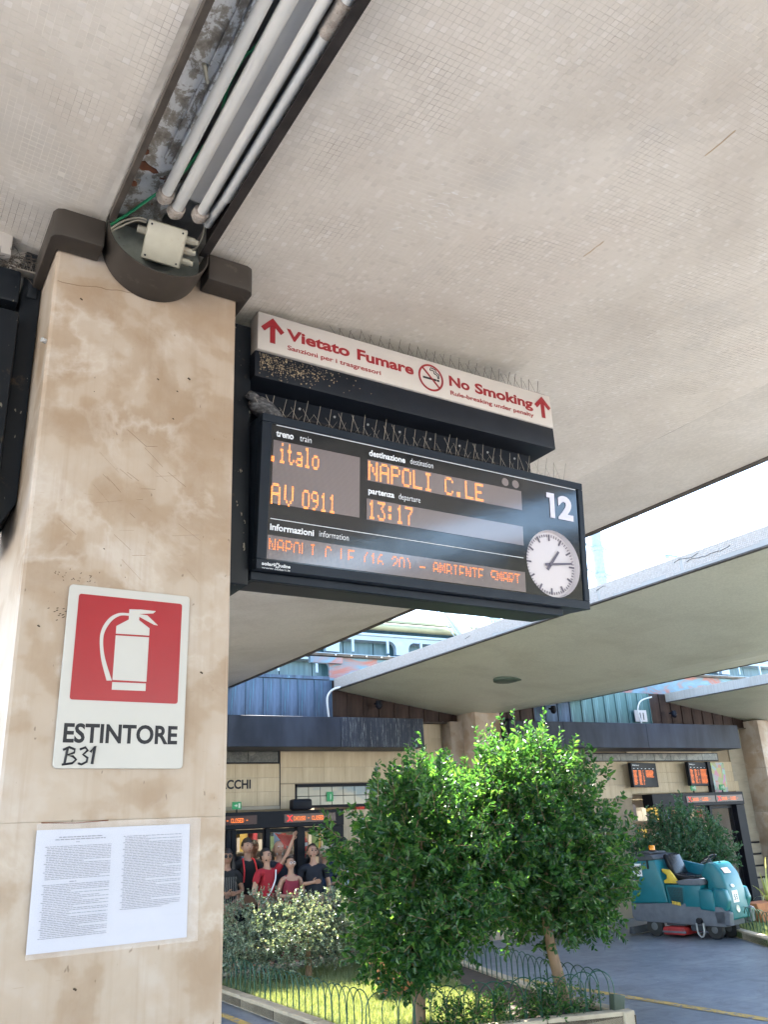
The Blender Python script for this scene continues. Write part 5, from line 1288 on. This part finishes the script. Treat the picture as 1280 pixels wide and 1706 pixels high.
# ================================================================== floor cleaning machine
sc = T('cleaning_machine', 'teal ride-on floor cleaning machine numbered 55 parked on the paving', 'cleaning machine', (11.92, 11.62, 0), rot=Matrix.Rotation(R(-76), 4, 'Z') @ Matrix.Scale(.955, 4), local=True)
Wd = .44
def ext(pts, y0, y1, nm, mt, bv=.015, par=None, seg=3): return MB().prism(pts, 'y', y0, y1).build(nm, mt, sc, par, bevel=bv, seg=seg)
ext([(-.92, .30), (-.86, .24), (.62, .20), (.86, .20), (.90, .42), (.84, .50), (.10, .56), (-.92, .52)], -Wd, Wd, 'chassis', M['scgrey'], .02)
ext([(-.93, .525), (-.16, .545), (-.20, .80), (-.30, 1.22), (-.34, 1.27), (-.88, 1.24), (-.95, 1.10)], -Wd+.01, Wd-.01, 'rear_tank', M['teal'], .03)
ext([(-.96, 1.225), (-.92, 1.315), (-.60, 1.345), (-.36, 1.33), (-.30, 1.26), (-.34, 1.245), (-.90, 1.222)], -Wd-.01, Wd+.01, 'tank_lid', M['scdark'], .02)
ext([(-.80, 1.345), (-.77, 1.385), (-.50, 1.385), (-.47, 1.35)], -.28, .28, 'lid_hatch', M['scdark'], .015)
MB().box(-.47, -.44, -Wd-.018, -Wd-.002, 1.10, 1.25).build('lid_latch', M['ink'], sc, bevel=.004, seg=1)
MB().lathe((-.52, -.12, 1.388), [(.062, 0), (.065, .02)], 18).build('beacon_base', M['ink'], sc)
MB().lathe((-.52, -.12, 1.409), [(.055, 0), (.055, .07), (.048, .08)], 18).build('beacon', M['beacon'], sc, smooth=True)
# side battery box with net pocket
ext([(-.14, .50), (.46, .50), (.50, .84), (-.17, .84)], -Wd+.005, Wd-.02, 'battery_box', M['teal'], .02)
ext([(-.10, .55), (.14, .53), (.17, .80), (-.13, .82)], -Wd-.002, -Wd+.003, 'side_recess', simple('dark_teal', (.004, .07, .085), .5), .01)
b = MB()
for i in range(9): 
    b.tube([(-.12+i*.032, -Wd-.006, .80), (-.05+i*.024, -Wd-.006, .56)], .0025, 4); b.tube([(-.10+i*.014, -Wd-.006, .57+i*.026), (.15, -Wd-.006, .56+i*.027)], .0025, 4)
b.build('net_pocket', M['ink'], sc)
b = MB()
for i in range(6): b.tube([(-.06+i*.028, -Wd-.010, .585-i*.004), (-.06+i*.028+.004, -Wd-.010, .53-i*.004)], .009, 6)
b.build('yellow_clips', M['yelp'], sc)
ext([(.12, .84), (.52, .84), (.53, .93), (.20, .93), (.05, .90)], -Wd-.002, Wd-.05, 'step_ledge', M['scgrey'], .012)
ext([(.18, .50), (.48, .50), (.50, .83), (.20, .83)], -Wd-.004, -Wd+.004, 'side_door', M['teal'], .01)
ext([(.44, .46), (.72, .43), (.72, .74), (.66, .78), (.46, .78)], -Wd-.015, Wd, 'front_fender', M['teal'], .03)
# yellow support behind the seat
ext([(-.24, .86), (.05, .86), (-.02, .98), (-.10, 1.08), (-.24, 1.10), (-.24, 1.05), (-.16, 1.00), (-.16, .94), (-.24, .90)], -.36, -.30, 'yellow_bracket', M['yelp'], .01)
# seat
ext([(-.12, .90), (.28, .90), (.33, .95), (.31, .985), (.12, .975), (-.05, 1.01), (-.10, 1.02)], -.24, .24, 'seat', M['vinyl'], .03)
ext([(-.12, .97), (-.05, 1.0), (-.12, 1.20), (-.17, 1.33), (-.22, 1.345), (-.26, 1.31), (-.22, 1.15)], -.23, .23, 'seat_back', M['vinyl'], .035)
MB().box(-.10, .14, -.12, .12, .845, .90).build('seat_base', M['scdark'], sc)
# far side arm
ext([(-.30, .84), (.60, .84), (.55, 1.02), (.30, 1.10), (-.28, 1.22)], Wd-.06, Wd-.01, 'far_side_panel', simple('blue_teal', (.01, .16, .24), .4), .02)
# front cowl
ext([(.48, .44), (.58, .90), (.46, .98), (.56, 1.16), (.62, 1.20), (.74, 1.18), (.86, 1.02), (.93, .74), (.95, .30), (.72, .28), (.70, .44)], -.30, .30, 'front_cowl', M['teal'], .035)
ext([(.66, .46), (.90, .44), (.97, .60), (.92, .78), (.72, .80)], -Wd+.02, -.285, 'front_shoulder', M['teal'], .03); ext([(.66, .46), (.90, .44), (.97, .60), (.92, .78), (.72, .80)], .285, Wd-.02, 'front_shoulder', M['teal'], .03)
ext([(.70, .24), (.95, .22), (.98, .45), (.90, .47), (.68, .46)], .28, Wd, 'bumper', M['scgrey'], .02); ext([(.70, .24), (.95, .22), (.97, .42), (.90, .45), (.68, .45)], -Wd, -.31, 'bumper', M['scgrey'], .02)
# steering wheel
sw = MB(); ax = Vector((-.45, 0, .9)).normalized(); u_ = Vector((0, 1, 0)); v_ = ax.cross(u_); cc = Vector((.50, 0, 1.24)); ring = [cc+(u_*math.cos(R(a))+v_*math.sin(R(a)))*.155 for a in range(0, 361, 15)]
sw.tube(ring, .014, 8)
for a in (20, 140, 260): sw.tube([cc, cc+(u_*math.cos(R(a))+v_*math.sin(R(a)))*.15], .010, 6)
sw.build('steering_wheel', M['vinyl'], sc, smooth=True); MB().tube([cc-ax*.01, Vector((.60, 0, 1.05))], .035, 10).build('steering_column', M['scdark'], sc)
# wheels
def wheel(x, y, r, wd_):
    w_ = MB().lathe((x, y, r), [(r*.55, -wd_/2), (r*.92, -wd_/2), (r, -wd_/2+.02), (r, wd_/2-.02), (r*.92, wd_/2), (r*.55, wd_/2)], 28, 'y').build('wheel', M['rubber'], sc, smooth=True)
    MB().lathe((x, y, r), [(.02, -wd_/2-.002), (r*.3, -wd_/2-.004), (r*.56, -wd_/2+.008), (r*.56, wd_/2-.008)], 20, 'y').build('rim', M['rim'], sc, w_, smooth=True)
wheel(-.50, -Wd+.06, .165, .09); wheel(-.50, Wd-.06, .165, .09); wheel(.70, 0, .15, .12)
wheel(.62, -Wd+.10, .15, .10)
# brush deck
ext([(-.28, .05), (.12, .05), (.14, .15), (.10, .18), (-.26, .18), (-.30, .14)], -Wd-.07, Wd-.05, 'brush_deck', M['deckred'], .02)
ext([(-.30, .085), (.15, .085), (.15, .115), (-.30, .115)], -Wd-.078, -Wd-.060, 'deck_band', M['scgrey'], .005)
b = MB()
for (x0, x1, z0, z1) in ((-.26, .10, .19, .235), (-.2, -.12, .20, .33), (-.02, .06, .20, .33), (.2, .46, .12, .22)): b.box(x0, x1, -Wd+.03, Wd-.08, z0, z1)
b.build('deck_linkage', M['scdark'], sc, bevel=.006, seg=1)
MB().tube(bez([(.34, -Wd-.02, .25), (.36, -Wd-.04, .10), (.42, -Wd-.04, .045), (.47, -Wd-.04, .10), (.47, -Wd-.02, .25)]), .016, 8).build('drain_hose', M['greymetal'], sc, smooth=True)
MB().lathe((.41, -Wd-.03, .285), [(.05, -.03), (.05, .03)], 12, 'y').build('hose_clamp', M['ink'], sc)
for yy_ in (.20, .30): MB().tube([(.93, yy_, .22), (.98, yy_, .10), (1.03, yy_, .09)], .009, 6).build('tow_hook', M['ink'], sc)
# squeegee at the rear
ext([(-1.0, .03), (-.88, .03), (-.90, .14), (-.98, .14)], -Wd-.05, Wd+.05, 'squeegee', M['scdark'], .01)
# markings: right side (y = -Wd) text plane is x-z facing -y
MB().box(-.77, -.60, -Wd+.002, -Wd+.008, .98, 1.19).build('number_label', M['whitelabel'], sc)
text('55', 'number_text', M['ink'], sc, -.735, 1.01, .115, .085, -Wd+.0005, .01, kind='stuff'); text('SERVIZIO', 'number_text', M['print'], sc, -.755, 1.145, .14, .016, -Wd+.0005, .01)
text('T16', 'model_text', M['whitelabel'], sc, -.83, .83, .11, .062, -Wd+.0075, .02)
ff = Matrix.Rotation(R(90), 4, 'Z')
def front_face(p):   # text laid on the sloping front of the cowl (x about .9), facing forward
    x, y, z = p; return ((.95-(z-.30)*.0455 if z < .74 else .93-(z-.74)*.25 if z < 1.02 else .86-(z-1.02)*.75)+.006, x, z)
def fpanel(y0, y1, z0, z1, nm, mt, o_=.0):
    f = lambda y, z: (front_face((y, 0, z))[0]+o_, y, z)
    MB().add([f(y0, z0), f(y1, z0), f(y1, z1), f(y0, z1), tuple(Vector(f(y0, z0))-Vector((.01, 0, 0))), tuple(Vector(f(y1, z0))-Vector((.01, 0, 0))), tuple(Vector(f(y1, z1))-Vector((.01, 0, 0))), tuple(Vector(f(y0, z1))-Vector((.01, 0, 0)))], [(0, 1, 2, 3), (4, 7, 6, 5), (0, 4, 5, 1), (1, 5, 6, 2), (2, 6, 7, 3), (3, 7, 4, 0)]).build(nm, mt, sc)
fpanel(-.19, .0, .56, .745, 'number_label', M['whitelabel'], .002)
text('55', 'number_text', M['ink'], sc, -.16, .60, .13, .085, 0, .01, facing=lambda p: (front_face(p)[0]+.004, p[0], p[2]), kind='stuff')
fpanel(-.20, .02, 1.02, 1.10, 'notice_label', simple('pinkish_label', (.6, .45, .45), .5), .012)
MB().lathe((0, 0, 0), [(.001, .0), (.055, .006), (.06, .0)], 24).build('x', M['lamp'], sc).name = 'headlight'
hl = bpy.data.objects['headlight']; hl.location = (.948, -.09, .46); hl.rotation_euler = (0, R(85), 0)
em = MB().lathe((0, 0, 0), [(.001, .004), (.045, .004), (.05, 0)], 20).build('maker_badge', M['whitelabel'], sc); em.location = (.922, -.10, .82); em.rotation_euler = (0, R(66), 0); em.scale = (.6, 1.3, 1)

# ================================================================== PEOPLE
def skin_mesh(verts, edges, rad, root=0, sub=2):
    me = bpy.data.meshes.new('sk'); me.from_pydata([tuple(v_) for v_ in verts], edges, []); o = bpy.data.objects.new('sk', me); COL.objects.link(o)
    md = o.modifiers.new('s', 'SKIN'); md.use_smooth_shade = True
    for i, r_ in enumerate(rad):
        sv = me.skin_vertices[0].data[i]; sv.radius = (r_ if isinstance(r_, tuple) else (r_, r_)); sv.use_root = (i == root)
    s2 = o.modifiers.new('u', 'SUBSURF'); s2.levels = sub; s2.render_levels = sub
    dg = bpy.context.evaluated_depsgraph_get(); m2 = bpy.data.meshes.new_from_object(o.evaluated_get(dg)); bpy.data.objects.remove(o); return m2
def tomb(me):
    b = MB(); b.add([v_.co.copy() for v_ in me.vertices], [tuple(p.vertices) for p in me.polygons]); return b
def person(label, x, y, h=1.75, yaw=0, arms=None, skin=None, top=(.02, .02, .03), bottom=(.03, .03, .05), hair=(.02, .014, .01), hairstyle='short', sleeve='short', look=0, turn=0, female=False, extras=()):
    """yaw 0 faces -Y (the camera side); arms: ((elbow),(wrist)) per side in body space (x right in picture, y depth, z up), metres at h=1.75"""
    k = h/1.75; t_ = T('person', label, 'person', (x, y, 0), rot=Matrix.Rotation(R(yaw), 4, 'Z') @ Matrix.Scale(k, 4), local=True)
    sk = skin or SKIN; sw_ = .165 if female else .19
    arms = arms or (((-.26, .0, 1.13), (-.25, -.05, .88)), ((.26, .0, 1.13), (.25, -.05, .88)))
    v = [(0, 0, .95), (0, .0, 1.10), (0, .005, 1.28), (0, .0, 1.41), (0, -.005, 1.48)]; e = [(0, 1), (1, 2), (2, 3), (3, 4)]; r_ = [(.15, .11), (.13, .095), (.15, .10), (.09, .065), (.046, .050)]
    hx, hy = math.sin(R(turn))*.0, 0
    lk = R(look); hd = Vector((0, .02*math.sin(lk), 0))
    v += [(0, -.018+.02*math.sin(lk), 1.575), (0, -.010+.05*math.sin(lk), 1.655), (0, 0+.07*math.sin(lk), 1.715)]; e += [(4, 5), (5, 6), (6, 7)]; r_ += [(.050, .060), (.060, .075), (.035, .045)]
    i0 = len(v)
    for s_, (el, wr) in zip((-1, 1), arms):
        b0 = len(v); v += [(s_*sw_, 0, 1.40), el, wr]; e += [(3, b0), (b0, b0+1), (b0+1, b0+2)]; r_ += [(.052, .052), (.040, .040), (.026, .026)]
        dv = (Vector(wr)-Vector(el)).normalized(); v += [tuple(Vector(wr)+dv*.05), tuple(Vector(wr)+dv*.095)]; e += [(b0+2, b0+3), (b0+3, b0+4)]; r_ += [(.030, .020), (.034, .017)]
    for s_ in (-1, 1):
        b0 = len(v); v += [(s_*.09, 0, .88), (s_*.10, -.01, .50), (s_*.11, .02, .09), (s_*.12, -.10, .04)]; e += [(0, b0), (b0, b0+1), (b0+1, b0+2), (b0+2, b0+3)]; r_ += [(.085, .085), (.055, .055), (.040, .040), (.038, .03)]
    b = tomb(skin_mesh(v, e, r_)); hc = Vector((0, -.012+.06*math.sin(lk), 1.648))
    hrot = Matrix.Rotation(-lk*.8, 3, 'X')
    def ell(bb, c_, rr_, n1=16, n2=12, keep=lambda d: True, rot=hrot):
        base = len(bb.v)
        for i in range(n2+1):
            for j in range(n1):
                th = math.pi*i/n2; ph = 2*math.pi*j/n1; d = Vector((math.sin(th)*math.cos(ph), math.sin(th)*math.sin(ph), math.cos(th)))
                q = Vector((d.x*rr_[0]*(1-.16*max(0, -d.z)), d.y*rr_[1], d.z*rr_[2])); bb.v.append(tuple(c_+rot @ q))
        for i in range(n2):
            for j in range(n1):
                th = math.pi*(i+.5)/n2; ph = 2*math.pi*(j+.5)/n1
                if keep(Vector((math.sin(th)*math.cos(ph), math.sin(th)*math.sin(ph), math.cos(th)))): bb.f.append((base+i*n1+j, base+i*n1+(j+1) % n1, base+(i+1)*n1+(j+1) % n1, base+(i+1)*n1+j))
    ell(b, hc, (.078, .098, .118))
    # nose, ears, fingers joined to the body
    fy = -.106+.03*math.sin(lk); up_ = math.sin(lk)
    b.tube([(0, fy+.01, 1.655+.02*up_), (0, fy-.018, 1.632+.03*up_), (0, fy, 1.620+.03*up_)], [.007, .012, .009], 6)
    for s_ in (-1, 1): b.tube([(s_*.078, 0, 1.66), (s_*.090, .01, 1.645), (s_*.080, .005, 1.615)], [.010, .014, .008], 6)
    for s_, (el, wr) in zip((-1, 1), arms):
        dv = (Vector(wr)-Vector(el)).normalized(); sd = dv.cross(Vector((0, 1, 0))); sd = sd.normalized() if sd.length > .1 else Vector((1, 0, 0)); hp = Vector(wr)+dv*.095
        for q, (o_, L) in enumerate(((-.026, .055), (-.009, .072), (.009, .075), (.026, .062))):
            p0 = hp+sd*o_; cv = Vector((0, -1, 0)); b.tube([p0-dv*.02, p0+dv*L*.55+cv*.006, p0+dv*L*.9+cv*.022], [.010, .009, .006], 6)
        th = Vector(wr)+dv*.035+sd*(.028*-s_); b.tube([th, th+sd*(-s_)*.025+dv*.025, th+sd*(-s_)*.030+dv*.055], [.011, .010, .007], 6)
    bo_ = b.build('body', sk, t_, smooth=True)
    # eyes, brows, mouth
    for s_ in (-1, 1):
        MB().lathe((s_*.030, fy+.012, 1.662+.015*up_), [(.001, -.008), (.010, -.003), (.012, .004)], 8, 'y').build('eye', M['ink'], t_)
        MB().box(s_*.030-.017, s_*.030+.017, fy+.000, fy+.012, 1.683+.012*up_, 1.690+.012*up_).build('eyebrow', simple('brow', tuple(min(.5, c_*1.5) for c_ in hair), .8), t_)
    MB().box(-.022, .022, fy+.002, fy+.014, 1.588+.03*up_, 1.596+.03*up_).build('mouth', simple('lips', (.28, .09, .08), .5), t_)
    # shirt
    hs = (sleeve == 'long'); v = [(0, 0, .93), (0, 0, 1.10), (0, .005, 1.28), (0, 0, 1.425)]; e = [(0, 1), (1, 2), (2, 3)]; r_ = [(.168, .125), (.155, .118), (.172, .122), (.115, .08)]
    if sleeve != 'none' :
        for s_, (el, wr) in zip((-1, 1), arms):
            el_ = Vector(el); sh_ = Vector((s_*sw_, 0, 1.40)); b0 = len(v)
            if hs: v += [tuple(sh_), tuple(el_), tuple(Vector(wr))]; e += [(3, b0), (b0, b0+1), (b0+1, b0+2)]; r_ += [(.066, .066), (.052, .052), (.038, .038)]
            else: v += [tuple(sh_), tuple(sh_.lerp(el_, .62))]; e += [(3, b0), (b0, b0+1)]; r_ += [(.066, .066), (.060, .060)]
    else:
        for s_ in (-1, 1): b0 = len(v); v += [(s_*.10, 0, 1.415)]; e += [(3, b0)]; r_ += [(.05, .06)]
    def folds(bb, amp, zf_=7):
        bb.v = [tuple(Vector(p)+Vector((1, 1, 0))*amp*mnoise.noise(Vector((p[0]*13+x, p[1]*13, p[2]*zf_)))+Vector((0, 1, 0))*amp*.7*mnoise.noise(Vector((p[0]*30+x, 3, p[2]*16)))) for p in bb.v]; return bb
    tm_ = cloth('shirt', top); folds(tomb(skin_mesh(v, e, r_)), .015 if sleeve != 'none' else .004).build('shirt', tm_, t_, smooth=True)
    v = [(0, 0, .90)]; e = []; r_ = [(.165, .12)]
    for s_ in (-1, 1): b0 = len(v); v += [(s_*.095, 0, .80), (s_*.105, -.01, .48), (s_*.11, .02, .12)]; e += [(0, b0), (b0, b0+1), (b0+1, b0+2)]; r_ += [(.098, .098), (.072, .072), (.062, .062)]
    tomb(skin_mesh(v, e, r_)).build('trousers', cloth('trousers', bottom), t_, smooth=True)
    # hair
    if hairstyle != 'bald':
        hb_ = MB(); kp = lambda d: (d.z > .42) or (d.y > -.25 and d.z > (.05 if d.y < .15 else -.45))
        ell(hb_, hc+Vector((0, .006, .008)), (.090, .108, .126), 20, 16, kp)
        hb_.v = [tuple(Vector(p)+Vector((mnoise.noise(Vector(p)*45), mnoise.noise(Vector(p)*45+Vector((9, 0, 0))), mnoise.noise(Vector(p)*45+Vector((0, 9, 0)))))*.010) for p in hb_.v]
        if hairstyle == 'long':
            for s_ in (-1, 1): hb_.tube([(s_*.075, .015, 1.68), (s_*.088, .02, 1.58), (s_*.095, .0, 1.48), (s_*.09, -.03, 1.38)], [.028, .032, .030, .012], 8)
            hb_.tube([(0, .07, 1.68), (0, .085, 1.55), (0, .08, 1.42)], [.07, .07, .04], 8)
        hb_.build('hair', simple('hair', hair, .6, 0, .3, 30, .3), t_, smooth=True)
    for ex_ in extras:
        if ex_ == 'beard':
            tomb(skin_mesh([(0, fy+.045, 1.585), (-.05, fy+.075, 1.61), (.05, fy+.075, 1.61)], [(0, 1), (0, 2)], [(.035, .035), (.025, .025), (.025, .025)])).build('beard', simple('beard', hair, .8, 0, .3, 30, .3), t_, smooth=True)
        if ex_ == 'greybeard':
            tomb(skin_mesh([(0, fy+.045, 1.575), (-.05, fy+.075, 1.60), (.05, fy+.075, 1.60)], [(0, 1), (0, 2)], [(.036, .038), (.025, .025), (.025, .025)])).build('beard', simple('greybeard', (.45, .43, .4), .8, 0, .2, 30, .3), t_, smooth=True)
        if ex_ == 'glasses':
            for s_ in (-1, 1): MB().tube([(s_*.032+.024*math.cos(R(a)), fy-.006, 1.660+.018*math.sin(R(a))) for a in range(0, 361, 40)], .003, 5).build('spectacle_rim', M['whitelabel'], t_)
        if ex_ == 'sunglasses':
            for s_ in (-1, 1): MB().lathe((s_*.033, fy-.004, 1.660), [(.024, -.003), (.026, .004)], 12, 'y').build('sunglass_lens', M['ink'], t_)
        if ex_ == 'strap':
            MB().tube(bez([(.12, -.09, 1.44), (.05, -.145, 1.28), (-.07, -.150, 1.10), (-.16, -.10, .96)]), .011, 6).build('bag_strap', M['whitelabel'], t_)
        if ex_ == 'redstraps':
            for s_ in (-1, 1): MB().tube(bez([(s_*.05, .06, 1.46), (s_*.085, -.05, 1.47), (s_*.10, -.135, 1.32), (s_*.11, -.14, 1.16)]), .012, 6).build('rucksack_strap', M['banner'], t_)
        if ex_ == 'phone': 
            wr = Vector(arms[0][1]); MB().box(wr.x+.05, wr.x+.12, wr.y-.07, wr.y-.06, wr.z+.02, wr.z+.15).build('telephone', M['ink'], t_, bevel=.004, seg=1)
        if ex_ == 'stripes':
            for q in range(-5, 6): MB().tube([(q*.027, -.128+abs(q)*.006, 1.36), (q*.03, -.122+abs(q)*.006, 1.10), (q*.031, -.127+abs(q)*.006, .95)], .0018, 4).build('pinstripe', M['greymetal'], t_)
        if ex_ == 'jacket':
            for s_ in (-1, 1): MB().prism([(s_*.02, .95), (s_*.17, .93), (s_*.18, 1.40), (s_*.07, 1.45), (s_*.05, 1.30)], 'y', -.135, -.127).build('lapel_front', cloth('jacket_cloth', top), t_, bevel=.004, seg=1)
        if ex_ == 'palecollar':
            MB().prism([(-.03, .98), (.03, .98), (.05, 1.46), (-.05, 1.46)], 'y', -.128, -.118).build('shirt_front', M['steelblue'], t_)
    return t_
crossA = (((-.25, .02, 1.14), (-.02, -.16, 1.13)), ((.25, .02, 1.14), (.06, -.17, 1.11)))
hold = (((-.27, .0, 1.16), (-.08, -.22, 1.20)), ((.27, .02, 1.13), (.24, -.08, .90)))
person('woman in a black pinstriped dress and sunglasses just right of the near column', 4.40, 13.55, 1.70, -12, crossA, SKIN2, (.012, .012, .015), (.015, .015, .02), (.015, .01, .008), 'long', extras=('sunglasses', 'stripes'), female=True)
person('young man in a black shirt with red rucksack straps behind the pointing man', 4.82, 13.85, 1.84, 5, (((-.29, .04, 1.16), (-.22, -.10, .93)), ((.27, .0, 1.13), (.22, -.06, .9))), None, (.012, .012, .016), (.012, .012, .018), (.03, .02, .012), extras=('redstraps',))
person('man in a red shirt pointing one raised arm up to the right', 5.00, 13.45, 1.68, 22, (((-.27, .0, 1.14), (-.20, -.12, .92)), ((.30, -.14, 1.62), (.36, -.22, 1.86))), None, (.40, .012, .025), (.02, .03, .06), (.015, .01, .008), look=25, extras=('strap', 'beard'))
person('bald man with a grey beard in a navy jumper behind the seated-height woman', 5.36, 13.88, 1.78, 0, (((-.28, .0, 1.14), (-.12, -.20, 1.10)), ((.28, .0, 1.14), (.24, -.06, .9))), None, (.012, .016, .035), (.02, .02, .03), (.4, .38, .36), 'bald', 'long', extras=('greybeard',))
person('woman with glasses in a dark red sleeveless top looking up', 5.36, 13.35, 1.55, 0, crossA, None, (.26, .02, .045), (.2, .02, .04), (.03, .018, .012), 'short', 'none', look=30, extras=('glasses',), female=True)
person('young bearded man in a navy polo shirt looking up with arms half bent', 5.76, 13.40, 1.71, -8, hold, None, (.010, .014, .030), (.04, .07, .13), (.015, .01, .008), look=40, extras=('beard',))
person('man in a grey top seen between the gate doors', 5.55, 15.6, 1.80, 0, None, SKIN2, (.16, .17, .17), (.05, .05, .06), (.02, .015, .01))
person('bald man in a dark jacket standing behind the gate glass', 6.05, 14.75, 1.86, 0, None, None, (.02, .02, .03), (.02, .02, .03), (.3, .28, .26), 'bald', 'long')
person('person with short fair hair in a blue denim shirt at the gate end', 6.12, 13.75, 1.66, 25, (((-.27, .0, 1.16), (-.06, -.22, 1.18)), ((.27, .0, 1.14), (.10, -.20, 1.10))), None, (.025, .07, .16), (.05, .06, .09), (.42, .36, .26), 'short', 'long')
person('dark haired man in a blue jacket raising a hand, half hidden by the left tree', 6.40, 13.65, 1.78, 0, (((-.26, .0, 1.14), (-.22, -.06, .9)), ((.28, -.06, 1.20), (.20, -.20, 1.46))), SKIN2, (.02, .045, .13), (.03, .04, .08), (.012, .01, .01), 'short', 'long', extras=('palecollar', 'beard'))
